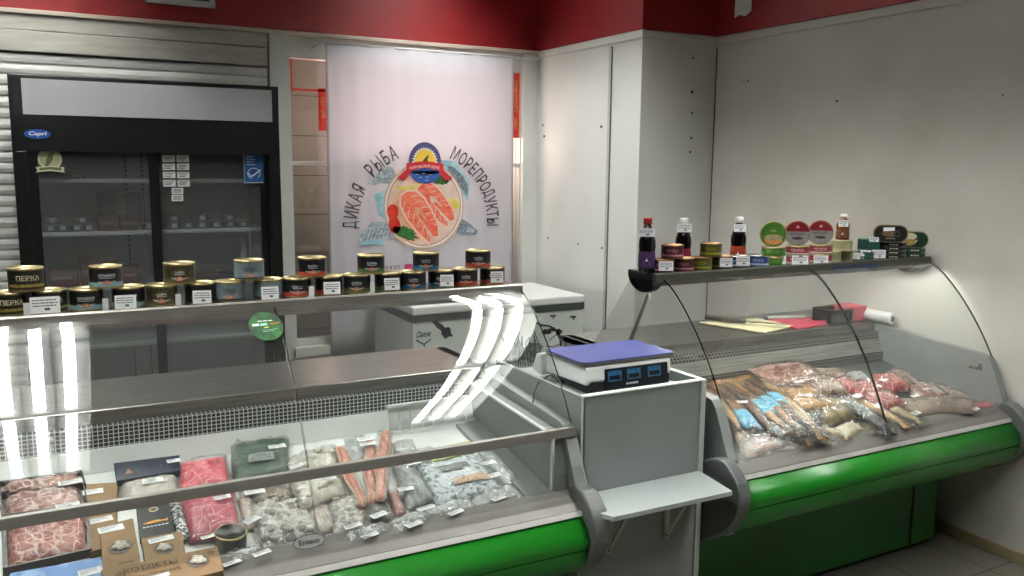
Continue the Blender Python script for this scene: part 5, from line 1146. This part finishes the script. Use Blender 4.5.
pack('cod_pack', 'whitish fish pack right of the tallest long fillet, behind the dark grey fish', 'fish pack', [(396, 470), (404, 468), (410, 500), (398, 504)], .018, mat('cod_white', 'c2bcb2', .4, col2='8e8a84', scale=30), .006)
pack('clear_bag', 'small clear bag lying under the gold rimmed tin at the front glass', 'bag', [(222, 556), (262, 548), (268, 562), (226, 572)], .02, mat('ice_white', 'c4cac8'), .003, [(232, 563, .045, .014, .3)], film=FILMW, amp=.9, fs=55, group='crumpled white bags along the front rim')
# white slotted rack at the back right of the left well
t = thing('slotted_rack', 'white slotted plastic rack leaning at the back of the left counter', 'rack')
P0 = onp(389, 452, y=2.60); P1 = onp(466, 436, y=2.60); m = MB(); x0_, x1_ = P0.x, P1.x
M_ = Matrix.Translation((0, 2.595, .727)) @ Matrix.Rotation(math.radians(-12), 4, 'X')
for z in (.0, .036, .066): m.box(x0_, x1_, -.003, .003, z, z + .006, WHITEP, M_)
m.box(x0_, x1_, -.02, .01, .086, .094, WHITEP, M_); m.box(x0_, x1_, -.003, .003, .070, .09, WHITEP, M_)
m.build('rails', t); m = MB()
for k in range(8): x = x0_ + (x1_ - x0_) * k / 7; m.box(x - .003, x + .003, -.003, .003, 0, .075, WHITEP, M_)
m.build('bars', t)

# ------------------------------------------------------------------ smoked fish in the right well
RG = 'smoked fish packs in the right counter'
SM = [mat('smoked_%d' % i, a, .38, col2=b, scale=16, stretch=(1, 1, 1), bump=.3, bscale=60, contrast=(.4, .62)) for i, (a, b) in enumerate((('a06a30', '3e2814'), ('c08a44', '5e3c1c'), ('70401e', '22150e'), ('cfa868', '8a6230'), ('24282c', '6e7272'), ('d8c498', '8f7446'), ('8a4a40', 'b88a78')))]
def fish(label, a, b, wd, mt, lift, cyan=None, tg=None, h=.013):
    wd *= 1.3
    A = slope(*a, lift); B = slope(*b, lift); c = (A + B) / 2; t = thing('smoked_fish', label, 'smoked fish', c, 0, RG); ax = (B - A).normalized(); sx = NRM.cross(ax).normalized(); n = 18; vs = []
    m = MB(); bend = rnd.uniform(-.008, .008)
    for i in range(n + 1):
        u = i / n; w_ = wd * max(.12, (math.sin(math.pi * (.08 + .84 * u)) ** .6) * (1 - .55 * max(0, u - .55) / .45)); hh = h * max(.2, math.sin(math.pi * (.05 + .85 * u)) ** .7)
        if u > .9: w_ = wd * (.3 + 5 * (u - .9)); hh = h * .15
        p = (A - c) * (1 - u) + (B - c) * u + sx * bend * math.sin(math.pi * u)
        for j in range(10): al = 2 * math.pi * j / 10; vs.append(p + sx * w_ * math.cos(al) + NRM * (hh + hh * math.sin(al) + .001))
    F_ = lambda js: [(i * 10 + j, i * 10 + (j + 1) % 10, (i + 1) * 10 + (j + 1) % 10, (i + 1) * 10 + j) for i in range(n) for j in js]
    m.add(vs, F_([j for j in range(10) if j not in (0, 1, 9)]) + [tuple(range(9, -1, -1)), tuple(range(n * 10, n * 10 + 10))], mt, True)
    m.add(vs, F_((0, 1, 9)), mat('dark_fish_back', '1f1610', .35, col2='3a2a1c', scale=30), True)
    m.build('body', t)
    if cyan:
        m = MB(); u0, u1 = cyan[0] - .03, cyan[1] + .05; Q = [(A - c) * (1 - u) + (B - c) * u + sx * s * wd * 1.2 for u, s in ((u0, -1), (u0, 1), (u1, 1), (u1, -1))]
        pillow(m, Q, h * 1.3, h * .9, mat('cyan_wrap', '2f9ec4', .35, col2='a5dcea', scale=50, contrast=(.45, .7)), 6, 6, .2, 50); o = m.build('wrapper_label', t); o['label'] = 'cyan wrapper label'
    m = MB(); Q = [A - c - sx * wd * 1.25 - ax * .015, A - c + sx * wd * 1.25 - ax * .015, B - c + sx * wd * 1.25 + ax * .015, B - c - sx * wd * 1.25 + ax * .015]; pillow(m, Q, h * 2.3, 0, FILM, 8, 16, .3, 60, 4, seed=rnd.randint(0, 99)); m.build('film', t)
    if tg: sticky(t, tg[0], tg[1], .04, .018, lift + h * 2.6, rot=tg[2] if len(tg) > 2 else -.4)
    return t
# left group of slim fish lying from the back left to the front right
fish('slim brown smoked fish at the very left, nearest the grey end panel', (708, 391), (742, 432), .022, SM[1], .03)
fish('slim tan smoked fish with cyan wrapper, second from the left end panel', (716, 388), (757, 436), .022, SM[0], .034, cyan=(.58, .86))
fish('slim dark smoked fish with a white tag, behind the leftmost cyan wrapper', (726, 386), (776, 438), .02, SM[2], .04, tg=(742, 402))
fish('slim tan smoked fish with cyan wrapper, middle of the cyan ones', (734, 384), (790, 436), .022, SM[1], .044, cyan=(.42, .66))
fish('slim brown smoked fish between two cyan wrapped fish', (744, 383), (802, 438), .02, SM[0], .048, cyan=(.36, .56))
fish('slim dark smoked fish with cyan wrapper, rightmost of the cyan ones', (752, 381), (812, 434), .022, SM[2], .05, cyan=(.34, .52))
fish('golden smoked fish under the clear red fish bag', (762, 380), (824, 440), .024, SM[3], .048)
fish('yellow brown split fish lying at the front rim, left of the cream pack', (770, 418), (832, 442), .02, SM[5], .03)
fish('pale dried fish at the front rim, right of the pink clear bag', (764, 424), (812, 446), .02, SM[3], .022)
fish('dark thin smoked fish at the front rim, between pale dried ones', (752, 428), (806, 450), .016, SM[2], .012)
pack('split_fish_pack', 'wide orange brown split fish spread over the slim ones', 'fish pack', [(776, 388), (806, 384), (838, 408), (800, 412)], .022, mat('split_orange', 'b8864a', .4, col2='3c2616', scale=14, contrast=(.5, .62)), .06, [(806, 395, .05, .018, -.2)], group=RG)
pack('red_fish_bag', 'big clear bag of dried reddish fish at the back left', 'fish pack', [(750, 370), (800, 364), (832, 386), (778, 393)], .034, mat_cells('dried_red', '5e2a22', '9a6a58', 'c8b2a2', 22, .07), .05, [(799, 382, .045, .012, -.1)], amp=.6, group=RG, film=FILM)
pack('brown_fish_bag', 'clear bag of mixed brown fish pieces right of the reddish bag', 'fish pack', [(798, 380), (830, 378), (850, 396), (812, 399)], .03, mat_cells('mixed_brown', '5e4230', 'a88c70', 'c8b8a6', 28, .06), .052, [], amp=.7, group=RG)
pack('folded_fish_pack', 'folded tan fish with open dark belly, in the middle of the right counter', 'fish pack', [(806, 404), (846, 402), (856, 418), (822, 428)], .038, mat('folded_tan', 'a39664', .45, col2='6a5a38', scale=18, bump=.4), .03, [], amp=.4, group=RG)
pack('dark_belly_fish', 'dark brown open fish left of the folded tan fish', 'fish pack', [(790, 402), (812, 400), (826, 424), (806, 426)], .028, mat('belly_dark', '2e2019', .35, col2='5a4432', scale=20), .036, group=RG)
pack('cream_fish_pack', 'cream coloured square pack at the front rim in the middle', 'fish pack', [(832, 430), (850, 424), (867, 432), (846, 443)], .024, mat('cream_fish', 'c9bc92', .45, col2='a8966a', scale=20), .012, group=RG)
fish('long black grey fish right of the folded tan fish', (834, 398), (892, 436), .03, SM[4], .03, h=.018)
fish('slim golden fish alongside the long black grey one', (844, 396), (908, 428), .022, SM[3], .034)
fish('brown fish with pale belly at the seam of the panes', (868, 402), (922, 424), .024, SM[5], .03)
REDP = mat_cells('red_pack_fish', '8e1c24', 'b8504a', 'd8a89c', 22, .06)
for k, (qd, lb, tg) in enumerate((([(828, 382), (850, 380), (866, 394), (842, 397)], 'bright red fish pack left of the tagged red packs', []), ([(846, 386), (874, 382), (890, 398), (860, 402)], 'red fish pack with slanted white tag in the middle', [(857, 396, .055, .024, .35)]), ([(866, 378), (894, 376), (912, 390), (884, 394)], 'red fish pack with two tags behind the seam of the panes', [(884, 380, .045, .018, .2), (877, 386, .045, .016, .3)]), ([(862, 396), (888, 394), (906, 408), (878, 412)], 'rosy fish pack with a white tag at its front, near the pane seam', [(878, 406, .05, .022, .4)]))):
    pack('red_fish_pack', lb, 'fish pack', qd, .03, REDP, .034 + .004 * k, tg, amp=.6, group=RG)
pack('clear_fish_bag', 'half empty clear bag at the back, left of the brown red fish heap', 'bag', [(842, 376), (860, 373), (872, 384), (852, 387)], .03, mat('clear_bag_grey', '7c8280', .3, col2='a5aaa8', scale=30), .03, group=RG)
pack('dark_red_fish_pack', 'dark red brown fish pack at the back right', 'fish pack', [(882, 374), (902, 372), (922, 388), (902, 392)], .03, mat('dark_red_brown', '6a3a34', .4, col2='a88a80', scale=30, bump=.5), .03, [(884, 378, .04, .015, .2)], group=RG)
pack('red_strip_pack', 'reddish strip fish pack with pale tag beside the dark red brown pack', 'fish pack', [(900, 386), (930, 384), (948, 398), (920, 402)], .028, mat('strip_red', '9a5048', .4, col2='b8b0a6', scale=26, contrast=(.42, .55)), .026, [(915, 396, .05, .018, .1), (926, 389, .04, .014, .1)], group=RG)
TAN = mat('tan_pinkish', 'a58f80', .42, col2='8c7264', scale=14, bump=.3)
pack('flat_pinkish_fish', 'large flat pinkish grey fish pack at the back right end', 'fish pack', [(886, 402), (950, 396), (974, 408), (908, 418)], .022, TAN, .022, [(916, 413, .055, .024, .25)], group=RG)
pack('flat_pinkish_fish', 'grey pink fish with bunched tail near the far end panel', 'fish pack', [(944, 400), (972, 402), (972, 414), (936, 412)], .022, mat('tail_brown', '7a6358', .42, col2='a08a7e', scale=22, bump=.5), .026, group=RG)
boxpack('tan_card', 'tan card backed fish pack lying at the front rim, right end', 'fish pack', [(906, 418), (952, 409), (962, 416), (920, 426)], .012, mat('tan_card_mat', 'b59c72', .5), .006, group=RG)
pack('small_red_pack', 'small red pack with a white tag beside the far end panel', 'fish pack', [(962, 408), (990, 402), (1000, 408), (970, 414)], .018, mat('small_red', '9a3440', .4, col2='b86068', scale=30), .012, [(976, 409, .045, .018, .2)], group=RG)
pack('pink_clear_bag', 'second pale bag at the very front rim left of the dried fish', 'fish pack', [(746, 456), (806, 441), (818, 447), (750, 465)], .02, mat('pale_pink_fish', 'b88a80', .4, col2='d0c0b4', scale=22, bump=.5), .004, [], amp=.6, group=RG, film=FILMW)
pack('pink_clear_bag', 'clear bag of pale pink fish in the front left corner', 'fish pack', [(738, 440), (786, 430), (798, 446), (742, 464)], .026, mat('pale_pink_fish', 'b88a80', .4, col2='d0c0b4', scale=22, bump=.5), .01, [], amp=.6, group=RG, film=FILMW)
pack('silver_clear_bag', 'crumpled clear bag with silvery fish standing over the pale pink one', 'fish pack', [(762, 422), (790, 420), (800, 440), (774, 446)], .03, mat('silvery_fish', '9a9c98', .35, col2='c4c6c2', scale=30, bump=.5), .022, [], amp=.8, group=RG)
pack('orange_fish_pack', 'brown orange fish pack in the left corner under the cyan wrappers', 'fish pack', [(732, 425), (756, 420), (770, 438), (738, 446)], .024, mat('orange_brown', '8f6648', .4, col2='b8a08c', scale=22), .014, [], amp=.5, group=RG)
pack('grey_fish_pack', 'dull grey brown fish at the far back beside the reddish bag', 'fish pack', [(832, 372), (846, 372), (850, 380), (834, 382)], .02, SM[2], .02, group=RG)
fish('tan fish lying along the front rim below the pinkish flat fish', (880, 420), (916, 432), .018, SM[3], .006)
fish('pale fish tail end at the front rim right of the cream pack', (812, 428), (846, 444), .02, SM[5], .008)
pack('grey_clear_pack', 'grey clear pack behind the big pinkish fish, along the far end panel', 'fish pack', [(920, 384), (944, 388), (976, 402), (950, 400)], .022, mat_cells('grey_red_fish', '7a4a44', 'a8988e', 'c8beb4', 20, .06), .016, [], amp=.5, group=RG)
pack('tan_clear_pack', 'tan clear pack in the back left corner under the slim fish', 'fish pack', [(706, 384), (756, 374), (772, 392), (716, 402)], .022, SM[1], .012, [], amp=.5, group=RG)
pack('speckled_fish_pack', 'speckled brown pack between the reddish bag and the red packs', 'fish pack', [(808, 370), (838, 370), (856, 386), (822, 388)], .024, mat_cells('speckled', '5a3a2c', 'a08470', 'c8b8a8', 26, .06), .03, [(822, 377, .04, .014, .2)], amp=.5, group=RG)
pack('bottom_tan_pack', 'tan fish pack at the front rim under the long black grey fish', 'fish pack', [(856, 424), (884, 418), (896, 430), (866, 440)], .018, mat('bottom_tan', 'a8936e', .45, col2='8a7452', scale=20), .008, group=RG)
